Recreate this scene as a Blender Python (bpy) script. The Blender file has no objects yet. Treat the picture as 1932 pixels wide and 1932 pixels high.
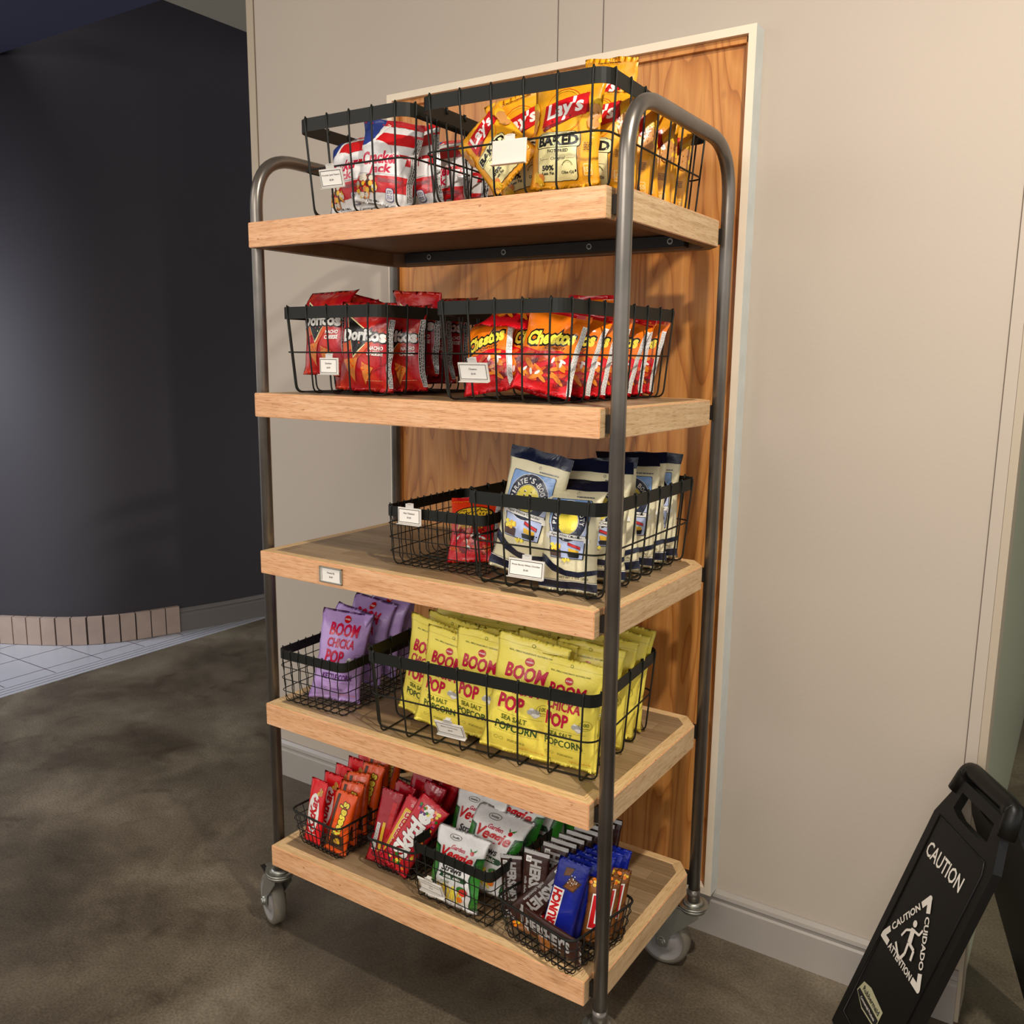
import bpy, bmesh, math, random
from mathutils import Vector, Matrix, noise
R = math.radians
PI = math.pi
SC = bpy.context.scene
COL = SC.collection

# ------------------------------------------------------------------ camera
cam = bpy.data.cameras.new('camera')
co = bpy.data.objects.new('camera', cam)
COL.objects.link(co)
F_PX = 1682.65
cam.sensor_width = 36
cam.sensor_fit = 'HORIZONTAL'
cam.lens = F_PX * 36 / 1932
cam.clip_start = .02
_y, _p, _r = -0.5782, -0.1714, 0.0112
Fv = Vector((math.sin(_y) * math.cos(_p), math.cos(_y) * math.cos(_p), math.sin(_p)))
Rv = Vector((math.cos(_y), -math.sin(_y), 0))
Uv = Rv.cross(Fv)
R2 = math.cos(_r) * Rv + math.sin(_r) * Uv
U2 = -math.sin(_r) * Rv + math.cos(_r) * Uv
co.matrix_world = Matrix(((R2.x, U2.x, -Fv.x, 1.5789), (R2.y, U2.y, -Fv.y, -1.3429), (R2.z, U2.z, -Fv.z, 1.4266), (0, 0, 0, 1)))
SC.camera = co

# ------------------------------------------------------------------ world and lights
w = bpy.data.worlds.new('world'); SC.world = w; w.use_nodes = True
w.node_tree.nodes['Background'].inputs[0].default_value = (1.0, .975, .95, 1)
w.node_tree.nodes['Background'].inputs[1].default_value = 1.0

def area(name, loc, to, size, power, col, shape='DISK', spread=180):
    l = bpy.data.lights.new(name, 'AREA'); l.shape = shape; l.size = size
    l.energy = power; l.color = col; l.spread = R(spread)
    o = bpy.data.objects.new(name, l); COL.objects.link(o)
    o.location = loc
    o.rotation_euler = (Vector(to) - Vector(loc)).to_track_quat('-Z', 'Y').to_euler()
    return o
area('downlight_right', (1.72, -.60, 2.70), (1.2, .2, 0), .09, 29, (1, .93, .84), spread=160)
area('soft_fill_front', (.95, -2.7, 2.70), (.6, .3, .6), 1.8, 62, (1, .95, .89), 'SQUARE', 170)  # added soft fill, no fixture; lifts the front and lower parts
area('soft_fill_left', (-.9, -1.3, 2.70), (-.4, .6, .9), 1.3, 16, (1, .93, .88), 'SQUARE', 170)  # second added fill without a fixture, brightens the left shelves
area('hall_daylight', (-3.9, -.9, 2.4), (-2.7, .9, .1), 1.0, 22, (.84, .90, 1.0), 'SQUARE', 100)
SC.view_settings.view_transform = 'Standard'
SC.view_settings.look = 'None'
SC.view_settings.gamma = 1
SC.view_settings.use_curve_mapping = False
SC.view_settings.exposure = 0.05

# ------------------------------------------------------------------ materials
def srgb(h):
    h = h.lstrip('#'); v = [int(h[i:i + 2], 16) / 255 for i in (0, 2, 4)]
    return tuple(c / 12.92 if c <= .04045 else ((c + .055) / 1.055) ** 2.4 for c in v) + (1,)
MATS = {}
def new_mat(name):
    m = bpy.data.materials.new(name); m.use_nodes = True
    MATS[name] = m
    nt = m.node_tree; return m, nt, nt.nodes['Principled BSDF']
def N(nt, t, **k):
    n = nt.nodes.new(t)
    for a, b in k.items():
        if isinstance(a, str) and hasattr(n, a): setattr(n, a, b)
    return n
def ramp(nt, stops):
    n = nt.nodes.new('ShaderNodeValToRGB'); e = n.color_ramp.elements
    while len(e) < len(stops): e.new(.5)
    for i, (p, c) in enumerate(stops): e[i].position = p; e[i].color = srgb(c) if isinstance(c, str) else c
    return n
def mapping(nt, scale, rot=(0, 0, 0), loc=(0, 0, 0), src='Object'):
    tc = nt.nodes.new('ShaderNodeTexCoord'); mp = nt.nodes.new('ShaderNodeMapping')
    mp.inputs['Scale'].default_value = scale; mp.inputs['Rotation'].default_value = rot; mp.inputs['Location'].default_value = loc
    nt.links.new(tc.outputs[src], mp.inputs[0]); return mp
def plain(name, col, rough=.5, metal=0, bump=0, bscale=200, var=0, vscale=4):
    m, nt, b = new_mat(name)
    b.inputs['Base Color'].default_value = srgb(col) if isinstance(col, str) else col
    b.inputs['Roughness'].default_value = rough; b.inputs['Metallic'].default_value = metal
    if name.startswith('black'): b.inputs['Specular IOR Level'].default_value = .3
    mp = mapping(nt, (1, 1, 1))
    if bump:
        n = N(nt, 'ShaderNodeTexNoise'); n.inputs['Scale'].default_value = bscale; n.inputs['Detail'].default_value = 4
        bp = N(nt, 'ShaderNodeBump'); bp.inputs['Strength'].default_value = bump; bp.inputs['Distance'].default_value = .002
        nt.links.new(mp.outputs[0], n.inputs[0]); nt.links.new(n.outputs[0], bp.inputs['Height']); nt.links.new(bp.outputs[0], b.inputs['Normal'])
    if var:
        n = N(nt, 'ShaderNodeTexNoise'); n.inputs['Scale'].default_value = vscale; n.inputs['Detail'].default_value = 5
        c = b.inputs['Base Color'].default_value
        r = ramp(nt, [(.3, tuple(x * (1 - var) for x in c[:3]) + (1,)), (.7, tuple(min(1, x * (1 + var)) for x in c[:3]) + (1,))])
        nt.links.new(mp.outputs[0], n.inputs[0]); nt.links.new(n.outputs[0], r.inputs[0]); nt.links.new(r.outputs[0], b.inputs['Base Color'])
    return m
def film(name, col, rough=.25, spec=.55, col2=None, c2scale=9):
    """printed packet film: glossy with fine crinkle relief"""
    m, nt, b = new_mat(name)
    b.inputs['Base Color'].default_value = srgb(col)
    b.inputs['Roughness'].default_value = rough
    b.inputs['Specular IOR Level'].default_value = spec
    mp = mapping(nt, (1, 1, 1))
    n = N(nt, 'ShaderNodeTexNoise'); n.inputs['Scale'].default_value = 38; n.inputs['Detail'].default_value = 5; n.inputs['Distortion'].default_value = .8
    bp = N(nt, 'ShaderNodeBump'); bp.inputs['Strength'].default_value = .34; bp.inputs['Distance'].default_value = .005
    nt.links.new(mp.outputs[0], n.inputs[0]); nt.links.new(n.outputs[0], bp.inputs['Height']); nt.links.new(bp.outputs[0], b.inputs['Normal'])
    if col2:
        n2 = N(nt, 'ShaderNodeTexNoise'); n2.inputs['Scale'].default_value = c2scale; n2.inputs['Detail'].default_value = 2; n2.inputs['Distortion'].default_value = 1.2
        r = ramp(nt, [(.42, col), (.68, col2)])
        nt.links.new(mp.outputs[0], n2.inputs[0]); nt.links.new(n2.outputs[0], r.inputs[0]); nt.links.new(r.outputs[0], b.inputs['Base Color'])
    return m
def oak(name, base, dark, light, scale=(1.2, 22, 22), rough=.5, wear=False):
    """straight-grained oak; grain runs along the first axis of the scale"""
    m, nt, b = new_mat(name)
    mp = mapping(nt, scale)
    n = N(nt, 'ShaderNodeTexNoise'); n.inputs['Scale'].default_value = 5; n.inputs['Detail'].default_value = 8; n.inputs['Roughness'].default_value = .65; n.inputs['Distortion'].default_value = .5
    r = ramp(nt, [(.28, dark), (.5, base), (.72, light)])
    nt.links.new(mp.outputs[0], n.inputs[0]); nt.links.new(n.outputs[0], r.inputs[0])
    out = r.outputs[0]
    mp2 = mapping(nt, tuple(s * 3.2 for s in scale))
    n2 = N(nt, 'ShaderNodeTexNoise'); n2.inputs['Scale'].default_value = 9; n2.inputs['Detail'].default_value = 3
    r2 = ramp(nt, [(.33, (.62, .50, .40, 1)), (.46, (1, 1, 1, 1))])
    mx = N(nt, 'ShaderNodeMix', data_type='RGBA', blend_type='MULTIPLY'); mx.inputs[0].default_value = .85
    nt.links.new(mp2.outputs[0], n2.inputs[0]); nt.links.new(n2.outputs[0], r2.inputs[0])
    nt.links.new(out, mx.inputs[6]); nt.links.new(r2.outputs[0], mx.inputs[7]); out = mx.outputs[2]
    # small dents and stains
    mp3 = mapping(nt, (16, 26, 26))
    v = N(nt, 'ShaderNodeTexNoise'); v.inputs['Scale'].default_value = 2.6; v.inputs['Detail'].default_value = 3
    r3 = ramp(nt, [(.20 if not wear else .245, (.45, .33, .24, 1)), (.25 if not wear else .29, (1, 1, 1, 1))])
    mx2 = N(nt, 'ShaderNodeMix', data_type='RGBA', blend_type='MULTIPLY'); mx2.inputs[0].default_value = .8
    nt.links.new(mp3.outputs[0], v.inputs[0]); nt.links.new(v.outputs[0], r3.inputs[0])
    nt.links.new(out, mx2.inputs[6]); nt.links.new(r3.outputs[0], mx2.inputs[7])
    nt.links.new(mx2.outputs[2], b.inputs['Base Color'])
    b.inputs['Roughness'].default_value = rough
    bp = N(nt, 'ShaderNodeBump'); bp.inputs['Strength'].default_value = .25; bp.inputs['Distance'].default_value = .001
    nt.links.new(n2.outputs[0], bp.inputs['Height']); nt.links.new(bp.outputs[0], b.inputs['Normal'])
    return m
oak('oak_front', '#E6AD7C', '#CC9160', '#F0C094', (1.3, 24, 24), .48, True)
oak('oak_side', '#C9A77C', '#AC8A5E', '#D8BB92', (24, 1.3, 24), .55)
oak('oak_edge', '#E2BC86', '#CFA56C', '#EDCB9A', (1.3, 24, 24), .5)
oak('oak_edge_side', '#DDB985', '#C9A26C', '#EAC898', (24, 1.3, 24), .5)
def butcher(name):
    m, nt, b = new_mat(name)
    mp = mapping(nt, (1, 1, 1))
    br = N(nt, 'ShaderNodeTexBrick'); br.inputs['Scale'].default_value = 1; br.inputs['Brick Width'].default_value = .19; br.inputs['Row Height'].default_value = .042
    br.inputs['Mortar Size'].default_value = .0004; br.offset = .37
    br.inputs['Color1'].default_value = srgb('#A58C6B'); br.inputs['Color2'].default_value = srgb('#8B7151'); br.inputs['Mortar'].default_value = srgb('#6F5738')
    nt.links.new(mp.outputs[0], br.inputs[0])
    mp2 = mapping(nt, (2, 30, 30)); n = N(nt, 'ShaderNodeTexNoise'); n.inputs['Scale'].default_value = 5; n.inputs['Detail'].default_value = 7
    r = ramp(nt, [(.3, (.72, .68, .64, 1)), (.7, (1.12, 1.1, 1.06, 1))])
    mx = N(nt, 'ShaderNodeMix', data_type='RGBA', blend_type='MULTIPLY'); mx.inputs[0].default_value = .9
    nt.links.new(mp2.outputs[0], n.inputs[0]); nt.links.new(n.outputs[0], r.inputs[0])
    nt.links.new(br.outputs[0], mx.inputs[6]); nt.links.new(r.outputs[0], mx.inputs[7]); nt.links.new(mx.outputs[2], b.inputs['Base Color'])
    b.inputs['Roughness'].default_value = .42
butcher('butcher_block')
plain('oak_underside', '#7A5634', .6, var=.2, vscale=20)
def pine(name):
    m, nt, b = new_mat(name)
    mp = mapping(nt, (1, 1, .13))
    dn = N(nt, 'ShaderNodeTexNoise'); dn.inputs['Scale'].default_value = 6.5; dn.inputs['Detail'].default_value = 2.5; dn.inputs['Distortion'].default_value = .25
    ma = N(nt, 'ShaderNodeMath', operation='MULTIPLY'); ma.inputs[1].default_value = 15
    fr = N(nt, 'ShaderNodeMath', operation='FRACT')
    nt.links.new(mp.outputs[0], dn.inputs[0]); nt.links.new(dn.outputs[0], ma.inputs[0]); nt.links.new(ma.outputs[0], fr.inputs[0])
    r = ramp(nt, [(.0, '#CB8844'), (.45, '#D4944F'), (.82, '#C07C3C'), (.95, '#AC6C33'), (1, '#CB8844')])
    nt.links.new(fr.outputs[0], r.inputs[0])
    mp2 = mapping(nt, (26, 26, 1.5)); n2 = N(nt, 'ShaderNodeTexNoise'); n2.inputs['Scale'].default_value = 5; n2.inputs['Detail'].default_value = 6
    r2 = ramp(nt, [(.3, (.86, .82, .78, 1)), (.7, (1.06, 1.05, 1.03, 1))])
    mx = N(nt, 'ShaderNodeMix', data_type='RGBA', blend_type='MULTIPLY'); mx.inputs[0].default_value = 1
    nt.links.new(mp2.outputs[0], n2.inputs[0]); nt.links.new(n2.outputs[0], r2.inputs[0])
    nt.links.new(r.outputs[0], mx.inputs[6]); nt.links.new(r2.outputs[0], mx.inputs[7])
    # a few knots
    vo = N(nt, 'ShaderNodeTexVoronoi'); vo.inputs['Scale'].default_value = 2.6
    mp3 = mapping(nt, (1.2, 1, .7), loc=(.3, 0, .2)); nt.links.new(mp3.outputs[0], vo.inputs[0])
    r3 = ramp(nt, [(.014, (.25, .13, .06, 1)), (.04, (1, 1, 1, 1))]); nt.links.new(vo.outputs['Distance'], r3.inputs[0])
    mx2 = N(nt, 'ShaderNodeMix', data_type='RGBA', blend_type='MULTIPLY'); mx2.inputs[0].default_value = .8
    nt.links.new(mx.outputs[2], mx2.inputs[6]); nt.links.new(r3.outputs[0], mx2.inputs[7])
    nt.links.new(mx2.outputs[2], b.inputs['Base Color'])
    b.inputs['Roughness'].default_value = .33
pine('pine_panel')
def concrete(name):
    m, nt, b = new_mat(name)
    mp = mapping(nt, (1, 1, 1))
    n = N(nt, 'ShaderNodeTexNoise'); n.inputs['Scale'].default_value = 2.1; n.inputs['Detail'].default_value = 9; n.inputs['Roughness'].default_value = .62; n.inputs['Distortion'].default_value = .3
    r = ramp(nt, [(.28, '#433B2F'), (.44, '#574D3F'), (.56, '#6C6150'), (.72, '#877C69')])
    nt.links.new(mp.outputs[0], n.inputs[0]); nt.links.new(n.outputs[0], r.inputs[0])
    n2 = N(nt, 'ShaderNodeTexNoise'); n2.inputs['Scale'].default_value = 170; n2.inputs['Detail'].default_value = 3
    r2 = ramp(nt, [(.32, (.50, .47, .42, 1)), (.5, (1, 1, 1, 1)), (.70, (1.55, 1.5, 1.4, 1))])
    nt.links.new(mp.outputs[0], n2.inputs[0]); nt.links.new(n2.outputs[0], r2.inputs[0])
    mx = N(nt, 'ShaderNodeMix', data_type='RGBA', blend_type='MULTIPLY'); mx.inputs[0].default_value = .55
    nt.links.new(r.outputs[0], mx.inputs[6]); nt.links.new(r2.outputs[0], mx.inputs[7])
    # darker blots
    n3 = N(nt, 'ShaderNodeTexNoise'); n3.inputs['Scale'].default_value = 7; n3.inputs['Detail'].default_value = 6; n3.inputs['Distortion'].default_value = .7
    r3 = ramp(nt, [(.30, (.55, .5, .45, 1)), (.42, (1, 1, 1, 1))])
    nt.links.new(mp.outputs[0], n3.inputs[0]); nt.links.new(n3.outputs[0], r3.inputs[0])
    mx3 = N(nt, 'ShaderNodeMix', data_type='RGBA', blend_type='MULTIPLY'); mx3.inputs[0].default_value = .7
    nt.links.new(mx.outputs[2], mx3.inputs[6]); nt.links.new(r3.outputs[0], mx3.inputs[7])
    nt.links.new(mx3.outputs[2], b.inputs['Base Color'])
    rr = ramp(nt, [(.3, (.30, .30, .30, 1)), (.7, (.55, .55, .55, 1))]); nt.links.new(n.outputs[0], rr.inputs[0]); nt.links.new(rr.outputs[0], b.inputs['Roughness'])
    bp = N(nt, 'ShaderNodeBump'); bp.inputs['Strength'].default_value = .12; bp.inputs['Distance'].default_value = .002
    nt.links.new(n2.outputs[0], bp.inputs['Height']); nt.links.new(bp.outputs[0], b.inputs['Normal'])
concrete('concrete')
plain('wall_paint', '#B9AB9B', .7, bump=.12, bscale=160, var=.035, vscale=1.3)
plain('dark_paint', '#37333A', .62, bump=.05, bscale=140, var=.05, vscale=2)
plain('trim_paint', '#B5A58F', .5)
plain('seam_dark', '#6E6052', .8)
plain('base_paint', '#A39A90', .4, var=.04)
plain('base_paint_dark', '#75706C', .45)
plain('ceiling_dark', '#3A3E5C', .8)
plain('ceiling_black', '#0C0C12', .9)
plain('ceiling_light', '#A8A396', .8)
plain('frame_paint', '#EBDAC0', .45, var=.03, vscale=14)
plain('frame_edge', '#CDD0CA', .6, var=.06, vscale=20)
plain('pale_tile', '#B9BAC2', .25, var=.04)
plain('tile_line', '#6B5F66', .6)
plain('brick_tile', '#B09A8C', .5, var=.08, vscale=12)
plain('brick_grout', '#3A2E2A', .8)
plain('steel_tube', '#7C756D', .32, .8, bump=.03, bscale=60, var=.25, vscale=9)
plain('dark_steel', '#2B2622', .45, .4)
plain('zinc', '#A9A79C', .35, .9, var=.1, vscale=30)
plain('wheel_grey', '#8D8782', .45, var=.06, vscale=30)
plain('wheel_tread', '#6F6759', .6)
plain('black_metal', '#17160F', .5, 0)
plain('black_wire', '#12110D', .45, 0)
plain('black_plastic', '#100E0B', .42, bump=.08, bscale=300)
plain('black_plastic_edge', '#0E0C0A', .4)
plain('sign_print', '#E3DACD', .6)
plain('sign_badge', '#B9B48E', .5)
plain('card_white', '#F3EBDF', .5)
plain('card_blank', '#E5D2C4', .5)
plain('ink', '#1A1715', .6)
plain('clear_clip', '#CFC8BE', .2)
plain('greenish_paint', '#A3A68F', .5)
for n_, c_ in dict(white='#F2EDE4', black='#17130F', cream='#F1E5A6', red='#C8161C', darkred='#7E0A12', crimson='#C9123F', pink='#E24A66',
                   navy='#121A33', blue='#2B3E86', skyblue='#7FA3D6', paleblue='#B8C4E6', ltyellow='#F6E04A', gold='#E8B72C', orange='#F07C14',
                   deeporange='#D9521A', tan='#C98B4A', brown='#4A2A17', green='#2E7D22', dkgreen='#1F4A24', ltgreen='#6DAA2E', olive='#5B641C',
                   purple='#5B2670', popcorn='#D8CDB8', silver='#B9B4AE', grey='#6B6C70', tomato='#D9301F', chip='#D9823A', puff='#F08A1E').items():
    film('print_' + n_, c_)
film('lays_yellow', '#F2A81A', .30, col2='#E08E0C')
film('jack_white', '#E9E4E0', .26)
film('nacho_red', '#B8101E', .22, col2='#D8401E', c2scale=11)
film('cheese_orange', '#F07A10', .22, col2='#E2600E')
film('cheese_red', '#DE1420', .22)
film('hot_red', '#E23A14', .25)
film('booty_cream', '#EADFB8', .42)
film('boom_yellow', '#FDE75C', .36)
film('boom_purple', '#C2A0D8', .30, col2='#AC86CA')
film('veg_white', '#ECE8E2', .34)
film('bar_red', '#E6141A', .26)
film('bar_orange', '#F0560E', .26)
film('skittle_red', '#CC1224', .26)
film('cherry_red', '#A60E1E', .16)
film('choc_brown', '#3A1C14', .3)
film('crunch_blue', '#10208A', .24)
film('gold_brown', '#8A5220', .2, col2='#3A1C10', c2scale=22)
MATS['foil'] = plain('foil', '#C9C4BE', .28, .8, bump=.3, bscale=60)

# ------------------------------------------------------------------ helpers
def obj(name, bm, mats, parent=None, smooth=False, matrix=None):
    me = bm if isinstance(bm, bpy.types.Mesh) else bpy.data.meshes.new(name)
    if not isinstance(bm, bpy.types.Mesh):
        bm.normal_update(); bm.to_mesh(me); bm.free()
        for mm in (mats if isinstance(mats, (list, tuple)) else [mats]): me.materials.append(MATS[mm])
        if smooth:
            for p in me.polygons: p.use_smooth = True
    o = bpy.data.objects.new(name, me); COL.objects.link(o)
    if parent: o.parent = parent
    if matrix is not None: o.matrix_local = matrix
    return o
def tag(o, label, cat, group=None):
    o['label'] = label; o['category'] = cat
    if group: o['group'] = group
    return o
def struct(name, bm, mats, parent=None):
    o = obj(name, bm, mats, parent)
    if not parent: o['kind'] = 'structure'
    return o
def empty(name, loc=(0, 0, 0), rz=0):
    o = bpy.data.objects.new(name, None); COL.objects.link(o); o.empty_display_size = .05
    o.location = loc; o.rotation_euler = (0, 0, rz); return o
def box(bm, x0, y0, z0, x1, y1, z1, mi=0, bev=0):
    vs = [bm.verts.new(v) for v in ((x0, y0, z0), (x1, y0, z0), (x1, y1, z0), (x0, y1, z0), (x0, y0, z1), (x1, y0, z1), (x1, y1, z1), (x0, y1, z1))]
    fs = [bm.faces.new([vs[i] for i in f]) for f in ((0, 3, 2, 1), (4, 5, 6, 7), (0, 1, 5, 4), (1, 2, 6, 5), (2, 3, 7, 6), (3, 0, 4, 7))]
    for f in fs: f.material_index = mi
    if bev:
        es = list({e for f in fs for e in f.edges})
        r = bmesh.ops.bevel(bm, geom=es, offset=bev, segments=2, affect='EDGES', profile=.6)
        for f in r['faces']: f.material_index = mi
    return fs
def prism(bm, pts, z0, z1, mi=0, top=None, side=None):
    """vertical prism over a plan polygon (counter-clockwise)"""
    a = [bm.verts.new((x, y, z0)) for x, y in pts]; b = [bm.verts.new((x, y, z1)) for x, y in pts]
    f = bm.faces.new(a[::-1]); f.material_index = mi
    f = bm.faces.new(b); f.material_index = mi if top is None else top
    n = len(pts); out = []
    for i in range(n):
        q = bm.faces.new((a[i], a[(i + 1) % n], b[(i + 1) % n], b[i])); q.material_index = mi if side is None else side(i); out.append(q)
    return out
def tube(bm, pts, r, n=8, closed=False, mi=0, caps=True):
    P = [Vector(p) for p in pts]; L = len(P); rings = []
    prev = None
    for i in range(L):
        if closed: t = (P[(i + 1) % L] - P[i - 1]).normalized()
        else: t = (P[min(i + 1, L - 1)] - P[max(i - 1, 0)]).normalized()
        if prev is None:
            up = Vector((0, 0, 1)) if abs(t.z) < .9 else Vector((1, 0, 0))
            a = t.cross(up).normalized()
        else:
            a = (prev - t * prev.dot(t)).normalized()
        prev = a; b = t.cross(a)
        rings.append([bm.verts.new(P[i] + (a * math.cos(2 * PI * k / n) + b * math.sin(2 * PI * k / n)) * r) for k in range(n)])
    for i in range(L if closed else L - 1):
        A = rings[i]; B = rings[(i + 1) % L]
        for k in range(n):
            f = bm.faces.new((A[k], A[(k + 1) % n], B[(k + 1) % n], B[k])); f.smooth = True; f.material_index = mi
    if not closed and caps:
        bm.faces.new(rings[0][::-1]).material_index = mi; bm.faces.new(rings[-1]).material_index = mi
def fillet(pts, r, seg=5, closed=False):
    P = [Vector(p) for p in pts]; out = []; n = len(P)
    for i in range(n):
        if not closed and i in (0, n - 1): out.append(P[i]); continue
        a = P[i - 1] - P[i]; b = P[(i + 1) % n] - P[i]
        rr = min(r, a.length * .49, b.length * .49)
        p0 = P[i] + a.normalized() * rr; p1 = P[i] + b.normalized() * rr
        for k in range(seg + 1):
            t = k / seg; out.append((1 - t) ** 2 * p0 + 2 * t * (1 - t) * P[i] + t * t * p1)
    return out
def cyl(bm, c, axis, r, h, n=24, mi=0, r2=None):
    ax = Vector(axis).normalized(); c = Vector(c)
    u = ax.cross(Vector((0, 0, 1)) if abs(ax.z) < .9 else Vector((1, 0, 0))).normalized(); v = ax.cross(u)
    r2 = r if r2 is None else r2
    A = [bm.verts.new(c + (u * math.cos(2 * PI * k / n) + v * math.sin(2 * PI * k / n)) * r) for k in range(n)]
    B = [bm.verts.new(c + ax * h + (u * math.cos(2 * PI * k / n) + v * math.sin(2 * PI * k / n)) * r2) for k in range(n)]
    for k in range(n):
        f = bm.faces.new((A[k], A[(k + 1) % n], B[(k + 1) % n], B[k])); f.smooth = True; f.material_index = mi
    bm.faces.new(A[::-1]).material_index = mi; bm.faces.new(B).material_index = mi
def lathe(bm, prof, c, axis, n=36, mi=lambda i: 0):
    ax = Vector(axis).normalized(); c = Vector(c)
    u = ax.cross(Vector((0, 0, 1)) if abs(ax.z) < .9 else Vector((1, 0, 0))).normalized(); v = ax.cross(u)
    rings = [[bm.verts.new(c + ax * a + (u * math.cos(2 * PI * k / n) + v * math.sin(2 * PI * k / n)) * r) for k in range(n)] for r, a in prof]
    for i in range(len(prof) - 1):
        for k in range(n):
            f = bm.faces.new((rings[i][k], rings[i][(k + 1) % n], rings[i + 1][(k + 1) % n], rings[i + 1][k])); f.smooth = True; f.material_index = mi(i)

# ------------------------------------------------------------------ the room
WY = .654
bm = bmesh.new(); box(bm, -2.14, -4.2, -.05, 6, 4.5, 0); struct('floor', bm, 'concrete')
# pale tiled hall floor beyond the concrete, with joints and three edge lines
bm = bmesh.new(); box(bm, -6, -4.2, -.05, -2.14, 4.5, .002)
def strip(bm, x0, y0, x1, y1, wd, z, mi):
    d = Vector((x1 - x0, y1 - y0, 0)).normalized(); nrm = Vector((-d.y, d.x, 0)) * wd / 2
    vs = [bm.verts.new((a + s * nrm.x, b + s * nrm.y, z)) for a, b, s in ((x0, y0, -1), (x1, y1, -1), (x1, y1, 1), (x0, y0, 1))]
    bm.faces.new(vs).material_index = mi
for k in range(3): strip(bm, -2.165 - k * .03, -4, -2.165 - k * .03, 4, .004, .0024, 1)
for k in range(-14, 14):
    strip(bm, -2.24, k * .226 + .752, -5.5, k * .226 + .752, .005, .0024, 1)
    if k >= 0: strip(bm, -2.325 - k * .226, -4, -2.325 - k * .226, 4, .005, .0024, 1)
struct('floor_hall', bm, ['pale_tile', 'tile_line'])
# ceiling
bm = bmesh.new(); box(bm, -1.48, -4.2, 2.72, 6, 4.5, 2.84); struct('ceiling', bm, 'ceiling_light')
bm = bmesh.new(); box(bm, -6, -4.2, 2.72, -1.48, .935, 2.84); struct('ceiling_hall', bm, 'ceiling_dark')
bm = bmesh.new(); box(bm, -6, .80, 3.30, -1.3, 4.5, 3.40); struct('ceiling_high', bm, 'ceiling_black')
# taupe wall behind the rack
bm = bmesh.new(); box(bm, -.672, WY, 0, 1.418, WY + .14, 2.72); wb = struct('wall_back', bm, 'wall_paint')
bm = bmesh.new(); box(bm, -.703, WY - .004, 0, -.674, WY + .14, 2.72); struct('trim_1', bm, 'trim_paint')
bm = bmesh.new(); box(bm, 1.42, WY - .003, 0, 1.442, WY + .14, 2.72); struct('trim_2', bm, 'wall_paint')
bm = bmesh.new(); box(bm, 1.4425, WY - .001, 0, 1.458, WY + .10, 2.72); struct('trim_3', bm, 'trim_paint')
bm = bmesh.new()
for x in (.393, .516): box(bm, x - .001, WY - .0012, 2.125, x + .001, WY, 2.72)
box(bm, -.674, WY - .0012, 0, -.6725, WY, 2.72); box(bm, 1.418, WY - .0012, 0, 1.4195, WY, 2.72)
struct('trim_4', bm, 'seam_dark')
# moulded baseboard on the taupe wall
def base_profile(bm, path, outward, mi=0, H=.125):
    prof = [(0.0, 0.0), (.014, 0.0), (.014, H * .72), (.011, H * .76), (.011, H * .82), (.016, H * .86), (.014, H * .93), (.006, H), (0, H)]
    rows = []
    for i, (x, y) in enumerate(path):
        ox, oy = outward(i)
        rows.append([bm.verts.new((x + ox * a, y + oy * a, z)) for a, z in prof])
    for i in range(len(rows) - 1):
        for k in range(len(prof) - 1):
            bm.faces.new((rows[i][k], rows[i + 1][k], rows[i + 1][k + 1], rows[i][k + 1])).material_index = mi
    for rw in (rows[0], rows[-1]): bm.faces.new(rw)
bm = bmesh.new(); base_profile(bm, [(-.70, WY), (1.45, WY)], lambda i: (0, -1)); struct('baseboard_back', bm, 'base_paint')
# alcove wall right of the jamb
bm = bmesh.new(); box(bm, 1.42, WY + .15, 0, 1.452, 2.9, 2.72); struct('wall_right', bm, 'greenish_paint')
bm = bmesh.new(); box(bm, 1.40, 2.9, 0, 6, 3.0, 2.72); struct('wall_far', bm, 'greenish_paint')
# curved dark wall
def smooth_path(P, n=8):
    out = []
    for i in range(len(P) - 1):
        p0 = P[max(i - 1, 0)]; p1 = P[i]; p2 = P[i + 1]; p3 = P[min(i + 2, len(P) - 1)]
        for k in range(n):
            t = k / n
            out.append(tuple(.5 * (2 * p1[j] + (p2[j] - p0[j]) * t + (2 * p0[j] - 5 * p1[j] + 4 * p2[j] - p3[j]) * t * t + (-p0[j] + 3 * p1[j] - 3 * p2[j] + p3[j]) * t ** 3) for j in (0, 1)))
    out.append(P[-1]); return out
WP = smooth_path([(-5.6, .62), (-4.2, .60), (-3.3, .68), (-2.80, .88), (-2.47, 1.11), (-2.31, 1.46), (-2.19, 1.86), (-2.09, 2.4), (-2.02, 3.2), (-1.98, 4.4)])
def nrm(i):
    a = WP[max(i - 1, 0)]; b = WP[min(i + 1, len(WP) - 1)]
    d = Vector((b[0] - a[0], b[1] - a[1], 0)).normalized(); return (d.y, -d.x)
bm = bmesh.new()
A = [bm.verts.new((x, y, 0)) for x, y in WP]; B = [bm.verts.new((x, y, 3.3)) for x, y in WP]
C_ = [bm.verts.new((x - nrm(i)[0] * .12, y - nrm(i)[1] * .12, 0)) for i, (x, y) in enumerate(WP)]; D_ = [bm.verts.new((v.co.x, v.co.y, 3.3)) for v in C_]
for i in range(len(WP) - 1):
    for q in ((A[i], A[i + 1], B[i + 1], B[i]), (C_[i + 1], C_[i], D_[i], D_[i + 1]), (B[i], B[i + 1], D_[i + 1], D_[i])):
        bm.faces.new(q).smooth = True
bm.faces.new((A[0], B[0], D_[0], C_[0])); bm.faces.new((A[-1], C_[-1], D_[-1], B[-1]))
struct('wall_left', bm, 'dark_paint')
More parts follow.
